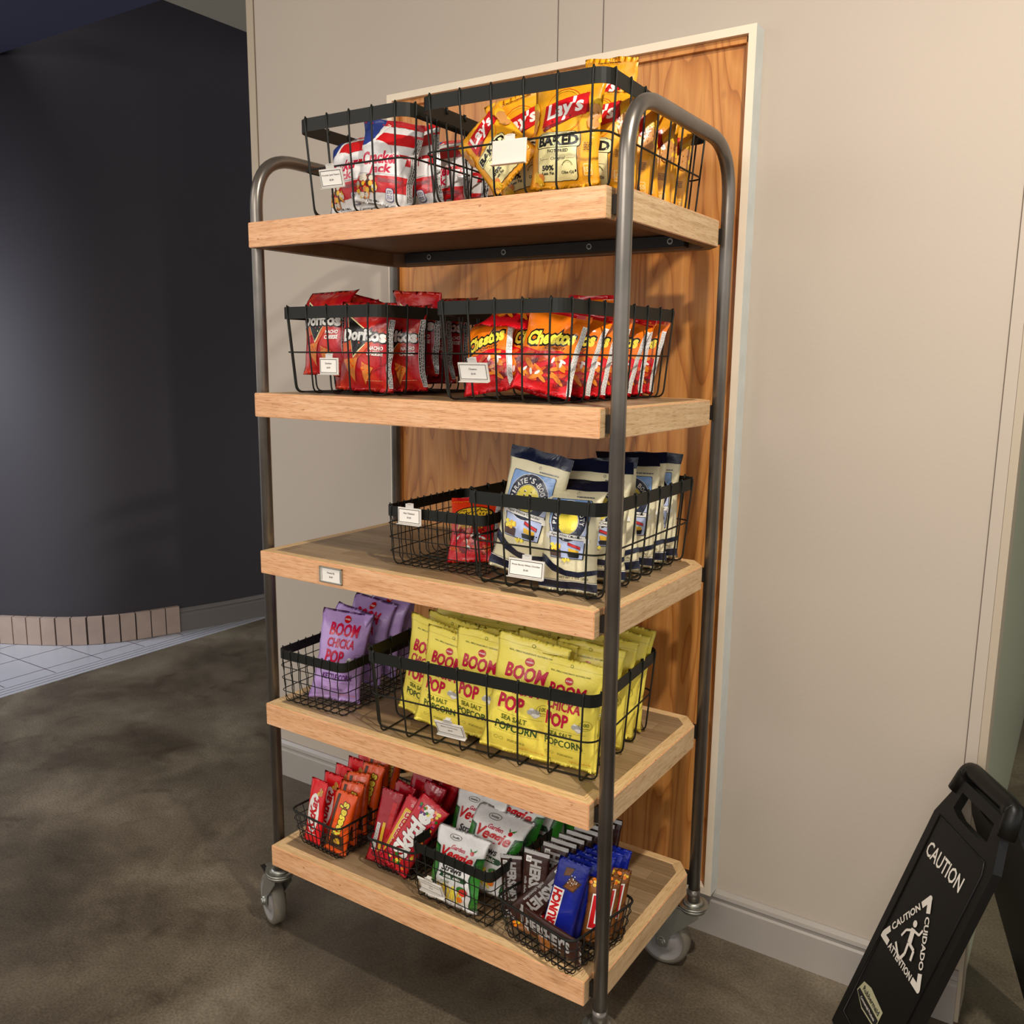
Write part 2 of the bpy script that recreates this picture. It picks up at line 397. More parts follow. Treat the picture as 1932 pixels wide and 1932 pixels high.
# plain baseboard on the far part, brick-look tile skirting on the curved part
cut = min(range(len(WP)), key=lambda i: abs(WP[i][1] - 1.46) + (0 if WP[i][0] > -2.6 else 9))
bm = bmesh.new(); base_profile(bm, WP[cut:], lambda i: nrm(i + cut)); struct('baseboard_left', bm, 'base_paint_dark')
bm = bmesh.new()
acc = 0; seg = WP[:cut + 1]
pts = []; step = .072
tot = sum(math.dist(seg[i], seg[i + 1]) for i in range(len(seg) - 1))
def at_len(s):
    s = tot - s
    for i in range(len(seg) - 1):
        L = math.dist(seg[i], seg[i + 1])
        if s <= L or i == len(seg) - 2:
            t = s / L; return (seg[i][0] + (seg[i + 1][0] - seg[i][0]) * t, seg[i][1] + (seg[i + 1][1] - seg[i][1]) * t), nrm(i)
        s -= L
k = 0
while (k + 1) * step < tot - .1:
    (xa, ya), (na, nb) = at_len(k * step + .004); (xb, yb), _ = at_len((k + 1) * step - .001)
    t = .026
    vs = [(xa, ya), (xb, yb), (xb + na * t, yb + nb * t), (xa + na * t, ya + nb * t)]
    lo = [bm.verts.new((x, y, .004)) for x, y in vs]; hi = [bm.verts.new((x, y, .142)) for x, y in vs]
    for q in ((lo[3], lo[2], hi[2], hi[3]), (lo[0], lo[3], hi[3], hi[0]), (lo[2], lo[1], hi[1], hi[2]), (hi[0], hi[3], hi[2], hi[1])):
        bm.faces.new(q).material_index = 0
    vs = [(xa - na * 0, ya), (xb, yb), (xb + na * .020, yb + nb * .020), (xa + na * .020, ya + nb * .020)]
    (xc, yc), _ = at_len((k + 1) * step + .006)
    q = [bm.verts.new((xb + na * .018, yb + nb * .018, .004)), bm.verts.new((xc + na * .018, yc + nb * .018, .004)), bm.verts.new((xc + na * .018, yc + nb * .018, .140)), bm.verts.new((xb + na * .018, yb + nb * .018, .140))]
    bm.faces.new(q).material_index = 1
    k += 1
bmesh.ops.recalc_face_normals(bm, faces=bm.faces[:])
struct('baseboard_tiles', bm, ['brick_tile', 'brick_grout'])

# ------------------------------------------------------------------ framed pine panel on the wall
pn = empty('wall_panel', (.39, WY, .125)); tag(pn, 'tall pine panel in a cream painted frame on the wall behind the rack', 'panel')
PX0, PX1, PZ0, PZ1, PY = -.112 - .39, .902 - .39, 0, 2.119 - .125, -.047
bm = bmesh.new(); box(bm, PX0 + .01, -.022, .01, PX1 - .01, -.001, PZ1 - .01); obj('board', bm, 'pine_panel', pn)
fw = .017; bm = bmesh.new()
op = [(PX0, 0), (PX1, 0), (PX1, PZ1), (PX0, PZ1)]; ip = [(PX0 + fw, fw), (PX1 - fw, fw), (PX1 - fw, PZ1 - fw), (PX0 + fw, PZ1 - fw)]
of, ob_, if_, ib = [[bm.verts.new((x, y_, z)) for x, z in q] for q, y_ in ((op, PY), (op, 0), (ip, PY), (ip, 0))]
for i in range(4):
    j = (i + 1) % 4
    bm.faces.new((of[i], of[j], if_[j], if_[i])).material_index = 0
    bm.faces.new((of[j], of[i], ob_[i], ob_[j])).material_index = 1
    bm.faces.new((if_[i], if_[j], ib[j], ib[i])).material_index = 0
bmesh.ops.recalc_face_normals(bm, faces=bm.faces[:])
obj('frame', bm, ['frame_paint', 'frame_edge'], pn)
bm = bmesh.new()
g = fw
for a in ((PX0 + g, PZ1 - g - .014, PX1 - g, PZ1 - g), (PX1 - g - .008, g, PX1 - g, PZ1 - g), (PX0 + g, g, PX0 + g + .008, PZ1 - g)):
    box(bm, a[0], -.034, a[1], a[2], -.0225, a[3], 0, .001)
obj('moulding', bm, 'pine_panel', pn)
bm = bmesh.new(); box(bm, -.155, -.0228, 1.905, -.118, -.0221, 1.928); obj('sticker', bm, 'card_white', pn)

# ------------------------------------------------------------------ the rack
rack = empty('rolling_rack', (.45, .25, 0)); tag(rack, 'tall rolling snack rack with five oak shelves on bent steel tubes and casters', 'shelving rack')
RO = Vector((-.45, -.25, 0))
def rpart(name, bm, mats, parent=rack, smooth=False):
    for v in bm.verts: v.co += RO
    return obj(name, bm, mats, parent, smooth)
ZS = [.265, .6254, .9896, 1.3439, 1.7036]
T = .0517; X0, X1, Y0, Y1 = .022, .90, 0.0, .492
OUT = [(X0, Y0), (.877, Y0), (.877, .036), (X1, .036), (X1, .45), (.866, Y1), (X0 + .034, Y1), (X0, .452)]
def inset(pts, d):
    n = len(pts); out = []
    for i in range(n):
        p0 = Vector(pts[i - 1]); p1 = Vector(pts[i]); p2 = Vector(pts[(i + 1) % n])
        a = (p1 - p0).normalized(); b = (p2 - p1).normalized()
        na = Vector((-a.y, a.x)); nb = Vector((-b.y, b.x)); m = (na + nb).normalized()
        k = d / max(.4, m.dot(na)); q = p1 + m * k; out.append((q.x, q.y))
    return out
IN = inset(OUT, .024)
def face_kind(i):
    a = Vector(OUT[i]); b = Vector(OUT[(i + 1) % len(OUT)]); d = (b - a)
    return 'x' if abs(d.x) > abs(d.y) else 'y'
for si, z in enumerate(ZS):
    bm = bmesh.new(); n = len(OUT)
    o1 = [bm.verts.new((x, y, z)) for x, y in OUT]; o0 = [bm.verts.new((x, y, z - T)) for x, y in OUT]
    i1 = [bm.verts.new((x, y, z)) for x, y in IN]; i0 = [bm.verts.new((x, y, z - T)) for x, y in IN]
    u = [bm.verts.new((x, y, z - .022)) for x, y in IN]
    for i in range(n):
        j = (i + 1) % n; kx = face_kind(i) == 'x'
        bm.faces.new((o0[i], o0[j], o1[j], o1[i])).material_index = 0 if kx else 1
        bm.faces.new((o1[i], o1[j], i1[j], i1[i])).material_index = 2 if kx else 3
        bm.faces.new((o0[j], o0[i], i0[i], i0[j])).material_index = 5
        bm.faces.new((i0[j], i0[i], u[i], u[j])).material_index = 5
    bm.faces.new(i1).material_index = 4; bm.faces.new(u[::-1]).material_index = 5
    es = [e for e in bm.edges if any(v in o1 for v in e.verts) and all(v in o1 or v in o0 for v in e.verts)] + [e for e in bm.edges if all(v in o0 for v in e.verts)]
    bmesh.ops.bevel(bm, geom=list(set(es)), offset=.0014, segments=2, affect='EDGES')
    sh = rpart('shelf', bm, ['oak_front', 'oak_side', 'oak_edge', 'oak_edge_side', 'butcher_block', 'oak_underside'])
    # steel bar with bolts on the inner back rim
    bm = bmesh.new(); box(bm, .085, .440, z - .048, .83, .4665, z - .024, 0, .001)
    rpart('back_bar', bm, 'dark_steel', sh)
    for bx in (.165, .385, .61, .80):
        bm = bmesh.new(); cyl(bm, (bx, .4405, z - .036), (0, -1, 0), .0065, .003, 16); cyl(bm, (bx, .437, z - .036), (0, -1, 0), .0035, .0012, 10, 1)
        rpart('bolt', bm, ['zinc', 'dark_steel'], sh)
# hoops
HX = [(.005, .040, .4955), (.903, .0175, .4885)]
for hx, ya, yb in HX:
    bm = bmesh.new()
    tube(bm, fillet([(hx, ya, .185), (hx, ya, 1.852), (hx, yb, 1.852), (hx, yb, .185)], .115, 12), .0135, 18)
    for y_ in (ya, yb):
        cyl(bm, (hx, y_, .183), (0, 0, 1), .0145, .028, 18)
    hp = rpart('tube_hoop', bm, 'steel_tube')
    if hx > .5: hp['label'] = 'bent grey steel tube hoop with scuffs and a weld ring'
    for z in ZS:                                   # mounting plates between tube and shelf
        for y_, s in ((ya, 1), (yb, -1)):
            bm = bmesh.new(); sg = 1 if hx > .5 else -1
            if hx > .5: box(bm, hx - .0255, y_ + (.004 if s > 0 else -.012), z - .043, hx - .008, y_ + (.0165 if s > 0 else -.002), z - .012)
            else: box(bm, hx + .009, y_ - .005, z - .043, hx + .0168, y_ + .005, z - .012)
            rpart('bracket', bm, 'dark_steel')
# casters
def caster(x, y, ang, brake):
    c = empty('caster', (x - .45, y - .25, 0), ang); c.parent = rack
    r = .0625; off = -.066
    bm = bmesh.new()
    lathe(bm, [(.008, -.017), (.026, -.017), (.030, -.012), (.044, -.011), (.050, -.016), (.056, -.016), (r, -.011), (r, .011), (.056, .016), (.050, .016), (.044, .011), (.030, .012), (.026, .017), (.008, .017)], (off, 0, r), (0, 1, 0), 40, lambda i: 1 if i in (4, 5, 6, 7, 8) else 0)
    cyl(bm, (off, -.018, r), (0, 1, 0), .009, .036, 16)
    obj('wheel', bm, ['wheel_grey', 'wheel_tread'], c)
    bm = bmesh.new()
    for s in (-1, 1):
        pl = [(off - .014, r - .012), (off + .014, r - .012), (off + .020, r + .020), (.020, .150), (.020, .164), (-.042, .164), (-.050, .146), (off - .016, r + .02)]
        a = [bm.verts.new((x_, s * .021, z_)) for x_, z_ in pl]; b = [bm.verts.new((x_, s * .0235, z_)) for x_, z_ in pl]
        bm.faces.new(a); bm.faces.new(b[::-1])
        for i in range(len(pl)): bm.faces.new((a[i], b[i], b[(i + 1) % len(pl)], a[(i + 1) % len(pl)]))
    box(bm, -.044, -.0235, .160, .022, .0235, .166, 0, .001)
    cyl(bm, (0, 0, .158), (0, 0, 1), .030, .010, 28, 0, .034); cyl(bm, (0, 0, .168), (0, 0, 1), .034, .006, 28); cyl(bm, (0, 0, .174), (0, 0, 1), .026, .007, 28, 0, .018)
    bmesh.ops.recalc_face_normals(bm, faces=bm.faces[:])
    obj('fork', bm, 'zinc', c)
    bm = bmesh.new(); cyl(bm, (off, -.031, r), (0, 1, 0), .0075, .062, 6); cyl(bm, (off, -.028, r), (0, 1, 0), .011, .056, 18)
    obj('axle_bolt', bm, 'zinc', c)
    if brake:
        bm = bmesh.new(); box(bm, -.115, -.016, .128, -.058, .016, .133, 0, .002); box(bm, -.070, -.012, .128, -.030, .012, .150, 0, .002)
        obj('brake_pedal', bm, 'dark_steel', c)
        bm = bmesh.new(); box(bm, -.056, -.020, .166, -.016, .020, .169, 0, .001); box(bm, -.062, .008, .168, -.012, .013, .178, 0, .001)
        obj('brake_plate', bm, 'zinc', c)
caster(.005, .040, R(-24), True)
caster(.903, .0175, R(200), True)
caster(.903, .4885, R(3), False)
caster(.005, .4955, R(25), False)

# ------------------------------------------------------------------ lettering
_gc = {}
def glyphs(txt, bold=0.0):
    k = (txt, bold)
    if k not in _gc:
        cu = bpy.data.curves.new('t', 'FONT'); cu.body = txt; cu.offset = bold; cu.resolution_u = 2; cu.dimensions = '2D'; cu.fill_mode = 'FRONT'
        o = bpy.data.objects.new('t', cu)
        me = bpy.data.meshes.new_from_object(o)
        V = [(v.co.x, v.co.y) for v in me.vertices]; Fc = [tuple(p.vertices) for p in me.polygons]
        bpy.data.objects.remove(o); bpy.data.curves.remove(cu); bpy.data.meshes.remove(me)
        _gc[k] = (V, Fc)
    return _gc[k]
def text_shape(txt, cx, cy, w_, h_, rot=0, shear=0, bold=.012, ref=None, bend=0):
    V, Fc = glyphs(txt, bold)
    B, _ = glyphs(txt, ref if ref is not None else bold)
    xs = [v[0] for v in B]; ys = [v[1] for v in B]
    if not xs: return [], []
    x0, x1, y0, y1 = min(xs), max(xs), min(ys), max(ys)
    if w_ is None: w_ = h_ * (x1 - x0) / (y1 - y0)
    sx = w_ / (x1 - x0); sy = h_ / (y1 - y0); c, s = math.cos(rot), math.sin(rot); out = []
    for x, y in V:
        X = (x - (x0 + x1) / 2) * sx; Y = (y - (y0 + y1) / 2) * sy
        Y += bend * (1 - (2 * X / w_) ** 2); X += shear * Y
        out.append((cx + c * X - s * Y, cy + s * X + c * Y))
    return out, Fc
def ell(cx, cy, rx, ry, n=20, a0=0, a1=2 * PI, rot=0):
    c, s = math.cos(rot), math.sin(rot); P = []
    for k in range(n):
        a = a0 + (a1 - a0) * k / (n if abs(a1 - a0 - 2 * PI) < 1e-6 else n - 1)
        x = rx * math.cos(a); y = ry * math.sin(a); P.append((cx + c * x - s * y, cy + s * x + c * y))
    return P
def rrect(x0, y0, x1, y1, r, n=4):
    P = []
    for cx, cy, a in ((x1 - r, y1 - r, 0), (x0 + r, y1 - r, PI / 2), (x0 + r, y0 + r, PI), (x1 - r, y0 + r, 3 * PI / 2)):
        for k in range(n + 1): P.append((cx + r * math.cos(a + PI / 2 * k / n), cy + r * math.sin(a + PI / 2 * k / n)))
    return P
class Art:
    """flat print of a packet front: u across from the middle, v up from the bottom, in metres; later layers lie on top"""
    def __init__(s, base): s.items = []; s.base = base; s.L = 0
    def poly(s, mat, P):
        s.L += 1; s.items.append((mat, P, [tuple(range(len(P)))], s.L)); return s
    def polys(s, mat, Ps):
        s.L += 1
        for P in Ps: s.items.append((mat, P, [tuple(range(len(P)))], s.L))
    def scale(s, sx, sy=1): s.items = [(m, [(x * sx, y * sy) for x, y in P], F_, L) for m, P, F_, L in s.items]; return s
    def rect(s, mat, x0, y0, x1, y1, sh=0): return s.poly(mat, [(x0, y0), (x1, y0), (x1 + sh, y1), (x0 + sh, y1)])
    def text(s, mat, t, cx, cy, w_, h_, **k):
        V, Fc = text_shape(t, cx, cy, w_, h_, **k); s.L += 1; s.items.append((mat, V, Fc, s.L)); return s
    def otext(s, mat, omat, t, cx, cy, w_, h_, ob=.05, bold=.015, **k):
        s.text(omat, t, cx, cy, w_, h_, bold=ob, ref=bold, **k); s.text(mat, t, cx, cy, w_, h_, bold=bold, **k); return s
    def ring(s, mat, cx, cy, r, t, ry=None, n=26, a0=0, a1=2 * PI):
        ry = ry or r; s.L += 1; V = ell(cx, cy, r, ry, n, a0, a1) + ell(cx, cy, r - t, ry - t, n, a0, a1); full = abs(a1 - a0 - 2 * PI) < 1e-6
        s.items.append((mat, V, [(i, (i + 1) % n, n + (i + 1) % n, n + i) for i in range(n if full else n - 1)], s.L)); return s
    def arc(s, mat, t, cx, cy, r, a0, a1, h_, wd):
        s.L += 1; n = len(t)
        for i, ch in enumerate(t):
            if ch == ' ': continue
            a = a0 + (a1 - a0) * i / (n - 1)
            V, Fc = text_shape(ch, cx + (r + (h_ * .3 if ch == "'" else 0)) * math.cos(a), cy + (r + (h_ * .3 if ch == "'" else 0)) * math.sin(a), wd * (.45 if ch in "I'!" else 1), h_ * (.4 if ch == "'" else 1), rot=a - PI / 2, bold=.02)
            s.items.append((mat, V, Fc, s.L))
    def lines(s, mat, x0, y0, x1, y1, n, fill=.45, seed=1, vert=False):
        rg = random.Random(seed); P = []
        for k in range(n):
            if not vert:
                y = y0 + (y1 - y0) * (k + .5) / n; t = (y1 - y0) / n * fill / 2; x = x0
                while x < x1 - .001:
                    L = min(rg.uniform(.003, .009), x1 - x); P.append([(x, y - t), (x + L, y - t), (x + L, y + t), (x, y + t)]); x += L + .0012
            else:
                x = x0 + (x1 - x0) * (k + .5) / n; t = (x1 - x0) / n * fill / 2; y = y0
                while y < y1 - .001:
                    L = min(rg.uniform(.003, .009), y1 - y); P.append([(x - t, y), (x + t, y), (x + t, y + L), (x - t, y + L)]); y += L + .0012
        s.polys(mat, P); return s
    def blobs(s, mats, cx, cy, rx, ry, n, r, seed=1, long=1.0):
        rg = random.Random(seed)
        for m in mats:
            P = []
            for k in range(n):
                a = rg.uniform(0, 2 * PI); q = math.sqrt(rg.random()); rr = r * rg.uniform(.6, 1.1)
                P.append(ell(cx + rx * q * math.cos(a), cy + ry * q * math.sin(a), rr * long, rr, 9, rot=rg.uniform(0, PI)))
            s.polys(m, P); 
        return s
def flat_art(bm, art, place, slots, eps=.0003):
    """lay an Art on a surface given by place(u, v, lift)"""
    for mat, V, Fc, L in art.items:
        if mat not in slots: slots.append(mat)
        vs = [bm.verts.new(place(u_, v_, eps * L)) for u_, v_ in V]
        for f in Fc:
            try: q = bm.faces.new([vs[i] for i in f]); q.material_index = slots.index(mat)
            except ValueError: pass

# ------------------------------------------------------------------ packets
def packet(name, W, H, D, art, seed=0, seal=.010, edge=1.0, bend=0.0, twist=0.0, wr=1.0, step=.0075, fat=.15, back=None, droop=0.0, flat=.75):
    rg = random.Random(seed); nu = max(6, round(W / step)); nv = max(8, round(H / step)); so = Vector((seed * 7.3, seed * 3.1, 0))
    tears = [rg.uniform(-.5, .5) for _ in range(6)]
    def surf(u_, v_, side):
        vv = min(max((v_ - seal) / (H - 2 * seal), 0), 1); env = math.sin(PI * vv) ** .55 if 0 < vv < 1 else 0
        env *= 1 + fat * (1 - 2 * v_ / H)
        q = min(1, abs(2 * u_ / W)); fu = (1 - q ** 2.2) ** flat
        t = D / 2 * env * fu
        n1 = noise.noise(Vector((u_ * 26, v_ * 18, side * 3)) + so); n2 = noise.noise(Vector((u_ * 70, v_ * 45, side * 5)) + so)
        t += (n1 * .0032 + n2 * .0013) * wr * env * fu ** .5
        de = min(v_, H - v_)
        fold = math.exp(-max(0, de - seal) / .018) * math.sin(u_ * 2 * PI / .017 + 3 * noise.noise(Vector((u_ * 20, seed, 0)))) * .0022 * wr * (1 if de > seal else .25) * (1 - q ** 4)
        t += fold * (1 if side < 0 else -1) * .6
        x = u_ * (1 - .10 * edge * env) + .0022 * wr * noise.noise(Vector((v_ * 30, seed, side))) * q
        wv = .003 * wr * noise.noise(Vector((v_ * 14, u_ * 9, seed + 9)))
        y = side * t + wv + bend * (v_ / H) ** 2 * H + twist * u_ * (v_ / H)
        if v_ > H - 3.2 * seal and droop: y += droop * ((v_ - (H - 3.2 * seal)) / (3.2 * seal)) ** 1.3 * seal * 3
        if de < seal: y += .0016 * wr * math.sin(u_ * 90 + seed) * (1 - de / seal)
        z = v_ + .0018 * wr * noise.noise(Vector((u_ * 22, seed, 4))) * (1 if v_ > H * .5 else -1) * (1 if de < 2 * seal else 0)
        return Vector((x, y, z))
    slots = [art.base, back or art.base]
    bm = bmesh.new()
    us = [-W / 2 + W * i / nu for i in range(nu + 1)]; vsn = [H * j / nv for j in range(nv + 1)]
    G = {}
    for side in (-1, 1):
        for j, v_ in enumerate(vsn):
            for i, u_ in enumerate(us):
                if side == 1 and (i in (0, nu) or j in (0, nv)): G[side, i, j] = G[-1, i, j]
                else: G[side, i, j] = bm.verts.new(surf(u_, v_, side))
    for j in range(nv):
        for i in range(nu):
            a = [G[-1, i, j], G[-1, i + 1, j], G[-1, i + 1, j + 1], G[-1, i, j + 1]]
            f = bm.faces.new(a); f.smooth = True
            b = [G[1, i, j], G[1, i, j + 1], G[1, i + 1, j + 1], G[1, i + 1, j]]
            f = bm.faces.new(b); f.smooth = True; f.material_index = 1
    # print
    b2 = bmesh.new()
    for mat, V, Fc, L in art.items:
        if mat not in slots: slots.append(mat)
        vs = [b2.verts.new((u_, v_, L)) for u_, v_ in V]
        for f in Fc:
            try: q = b2.faces.new([vs[i] for i in f]); q.material_index = slots.index(mat)
            except ValueError: pass
    big = [f for f in b2.faces if len(f.verts) > 4]
    bmesh.ops.triangulate(b2, faces=big)
    for k, u_ in enumerate(us):
        bmesh.ops.bisect_plane(b2, geom=b2.verts[:] + b2.edges[:] + b2.faces[:], plane_co=(u_, 0, 0), plane_no=(1, 0, 0), dist=1e-6, clear_inner=(k == 0), clear_outer=(k == nu))
    for k, v_ in enumerate(vsn):
        bmesh.ops.bisect_plane(b2, geom=b2.verts[:] + b2.edges[:] + b2.faces[:], plane_co=(0, v_, 0), plane_no=(0, 1, 0), dist=1e-6, clear_inner=(k == 0), clear_outer=(k == nv))
    cache = {}
    for vert in b2.verts:
        u_, v_, L = vert.co
        i = min(nu - 1, max(0, int((u_ + W / 2) / W * nu + 1e-4))); j = min(nv - 1, max(0, int(v_ / H * nv + 1e-4)))
        fu_ = (u_ - us[i]) / (us[1] - us[0]); fv_ = (v_ - vsn[j]) / (vsn[1] - vsn[0])
        p00, p10, p11, p01 = (G[-1, i, j].co, G[-1, i + 1, j].co, G[-1, i + 1, j + 1].co, G[-1, i, j + 1].co)
        P = p00 * (1 - fu_) * (1 - fv_) + p10 * fu_ * (1 - fv_) + p11 * fu_ * fv_ + p01 * (1 - fu_) * fv_
        nn = (p10 - p00 + p11 - p01).cross(p01 - p00 + p11 - p10).normalized()
        cache[vert] = P + nn * (.0007 + .00010 * L)
    nb = {}
    for vert in b2.verts: nb[vert] = bm.verts.new(cache[vert])
    for f in b2.faces:
        try:
            q = bm.faces.new([nb[v] for v in f.verts]); q.material_index = f.material_index; q.smooth = True
        except ValueError: pass
    b2.free()
    me = bpy.data.meshes.new(name); bm.normal_update(); bm.to_mesh(me); bm.free()
    for s in slots: me.materials.append(MATS[s])
    return me
PK = lambda c: 'print_' + c
def art_lays():
    a = Art('lays_yellow'); W, H = .142, .190
    a.ring(PK('deeporange'), 0, .128, .040, .0008)
    a.ring(PK('gold'), 0, .128, .037, .0016)
    a.poly(PK('darkred'), [(-.044, .098), (-.040, .094), (.050, .126), (.044, .158), (.041, .160)])
    a.poly(PK('red'), [(-.046, .101), (.044, .122), (.046, .160), (-.042, .140)])
    a.text(PK('white'), "Lay's", .001, .131, .074, .036, rot=.20, shear=.25, bold=.035)
    a.poly(PK('black'), rrect(-.052, .0125, .034, .0925, .008)); a.poly(PK('cream'), rrect(-.051, .0135, .033, .0915, .008))
    a.poly(PK('black'), rrect(-.056, .066, .040, .0905, .006)); a.poly(PK('cream'), rrect(-.0545, .0672, .0385, .0893, .005))
    a.text(PK('black'), 'BAKED', -.008, .078, .088, .0175, bold=.05)
    a.text(PK('black'), 'NOT FRIED', -.006, .061, .044, .0055, bold=.02)
    a.text(PK('black'), 'Original', -.006, .048, .030, .0065, shear=.3, bold=0)
    a.rect(PK('black'), -.044, .0475, -.026, .0480); a.rect(PK('black'), .012, .0475, .028, .0480)
    a.text(PK('black'), '50%', -.028, .034, .026, .0085, bold=.04); a.text(PK('black'), 'Less Fat', -.028, .0255, .026, .0050, bold=.03)
    a.ring(PK('olive'), .014, .033, .0115, .0012, a0=.3, a1=PI - .3); a.text(PK('black'), 'Olive Oil', .014, .0255, .024, .0050, bold=.02)
    a.lines(PK('brown'), -.030, .180, .030, .182, 1, .9); a.lines(PK('brown'), .046, .060, .060, .074, 5, .4)
    a.poly(PK('cream'), rrect(.045, .020, .060, .038, .002)); a.poly('lays_yellow', rrect(.0458, .0208, .0592, .0372, .002)); a.text(PK('cream'), '150', .0525, .029, .011, .008)
    for x in (-.066, .060): a.blobs([PK('gold'), PK('tan')], x, .125, .005, .022, 4, .010, seed=3)
    a.blobs([PK('chip'), PK('gold')], -.050, .018, .012, .008, 4, .006, seed=4)
    return a
def art_jack():
    a = Art('jack_white'); H = .175
    for k, (y, t) in enumerate(((.130, .026), (.088, .022), (.030, .034))):
        a.poly(PK('red'), [(-.075, y - .010), (.075, y), (.075, y + t), (-.075, y + t - .010)])
    a.rect(PK('red'), -.075, .166, .075, .180)
    a.poly(PK('blue'), [(-.075, .118), (-.045, .120), (-.015, .180), (-.075, .180)])
    a.poly(PK('white'), [(-.075, .112), (-.048, .112), (-.006, .168), (-.012, .172), (-.050, .121), (-.075, .121)])
    a.poly('jack_white', ell(-.028, .105, .040, .026)); a.poly('jack_white', [(-.075, .060), (.040, .064), (.050, .100), (-.075, .098)])
    a.otext(PK('crimson'), PK('white'), 'Cracker', -.016, .096, .098, .028, rot=.10, shear=.15, ob=.07, bold=.04)
    a.otext(PK('crimson'), PK('white'), 'Jack', -.010, .070, .060, .024, rot=.10, shear=.15, ob=.07, bold=.04)
    a.lines(PK('grey'), -.010, .046, .050, .054, 3, .4)
    a.text(PK('black'), 'ORIGINAL', -.030, .056, .034, .005)
    a.blobs([PK('brown'), PK('chip'), PK('gold'), PK('popcorn')], -.040, .034, .026, .022, 12, .0055, seed=5)
    a.poly(PK('blue'), rrect(.012, .012, .030, .036, .005)); a.poly('jack_white', rrect(.0130, .013, .029, .035, .005)); a.text(PK('blue'), '370', .021, .028, .012, .007); a.lines(PK('blue'), .015, .016, .027, .023, 3)
    a.text(PK('black'), '370 CAL', -.020, .008, .030, .006)
    a.rect(PK('silver'), .058, .012, .070, .150); a.lines(PK('black'), .0595, .014, .069, .148, 3, .45, vert=True)
    return a
def art_nacho():
    a = Art('nacho_red')
    a.poly(PK('deeporange'), [(-.066, .075), (.066, .110), (.066, .125), (-.066, .098)])
    a.poly(PK('cream'), [(-.052, .160), (.030, .118), (-.018, .066)]); a.poly(PK('black'), [(-.049, .155), (.030, .116), (-.019, .072)])
    a.poly(PK('deeporange'), [(-.018, .068), (.050, .132), (.052, .128), (-.010, .062)])
    a.otext(PK('white'), PK('black'), 'Doritos', .002, .114, .112, .026, bold=.05, ob=.13, shear=.05, bend=.003)
    a.poly(PK('black'), [(.018, .113), (.036, .126), (.038, .123), (.020, .110)])
    a.text(PK('white'), 'NACHO', .036, .090, .032, .0085, bold=.04, shear=.15); a.text(PK('white'), 'CHEESE', .034, .079, .036, .0085, bold=.04, shear=.15)
    for P in ([(-.048, .064), (-.004, .070), (-.018, .018)], [(.004, .062), (.034, .050), (.006, .014)]):
        a.poly(PK('deeporange'), P); c = (sum(p[0] for p in P) / 3, sum(p[1] for p in P) / 3)
        a.poly(PK('chip'), [(c[0] + (x - c[0]) * .93, c[1] + (y - c[1]) * .93) for x, y in P])
        a.blobs([PK('orange'), PK('deeporange')], c[0], c[1] + .006, .011, .010, 9, .0022, seed=int(c[0] * 999) + 3)
    a.rect(PK('silver'), .060, .010, .069, .150); a.lines(PK('black'), .0606, .012, .0685, .148, 3, .5, vert=True)
    a.lines(PK('cream'), .010, .024, .050, .0245, 1, .9)
    return a
def art_cheese(hot=False):
    a = Art('cheese_red')
    top = PK('orange') if not hot else 'hot_red'
    a.poly('cheese_orange' if not hot else 'hot_red', [(-.070, .086), (-.02, .080), (.03, .090), (.070, .078), (.070, .200), (-.070, .200)])
    a.poly(PK('red'), [(-.07, .160), (.07, .166), (.07, .200), (-.07, .200)]); a.rect(PK('orange'), -.07, .158, .07, .161)
    if hot:
        a.poly(PK('black'), ell(0, .120, .058, .022)); a.poly(PK('gold'), ell(0, .121, .052, .018))
        a.otext(PK('gold'), PK('black'), "Cheetos", 0, .121, .090, .026, bold=.05, ob=.12, rot=.12)
        a.poly(PK('red'), rrect(-.050, .072, .054, .102, .008)); a.otext(PK('gold'), PK('darkred'), "Flamin'", -.004, .090, .076, .017, shear=.3, bold=.03, ob=.07); a.text(PK('gold'), 'HOT', .018, .076, .030, .008, shear=.3, bold=.04)
    else:
        a.otext(PK('ltyellow'), PK('black'), 'Cheetos', -.002, .112, .106, .030, bold=.05, ob=.15, rot=.18, shear=.2)
        a.text(PK('brown'), 'Crunchy', .014, .092, .045, .009, rot=.18, shear=.3, bold=.02)
    rg = random.Random(8 if hot else 7)
    for m in (PK('darkred'), PK('deeporange'), PK('puff') if not hot else PK('red')):
        P = []
        for k in range(12):
            x, y = rg.uniform(-.050, .050), rg.uniform(.026, .076); r_ = rg.uniform(-.7, .7)
            P.append(ell(x, y, rg.uniform(.011, .018), rg.uniform(.0035, .0055), 10, rot=r_))
        a.polys(m, P)
    a.polys(PK('white'), [ell(rg.uniform(-.045, .045), rg.uniform(.030, .070), .007, .003, 8, rot=rg.uniform(0, 3)) for k in range(6)])
    a.text(PK('darkred'), '320', .032, .020, .014, .008); a.rect(PK('darkred'), .024, .012, .040, .0125)
    a.rect(PK('white'), .056, .008, .0655, .150); a.lines(PK('grey'), .0568, .010, .065, .148, 4, .45, vert=True)
    return a
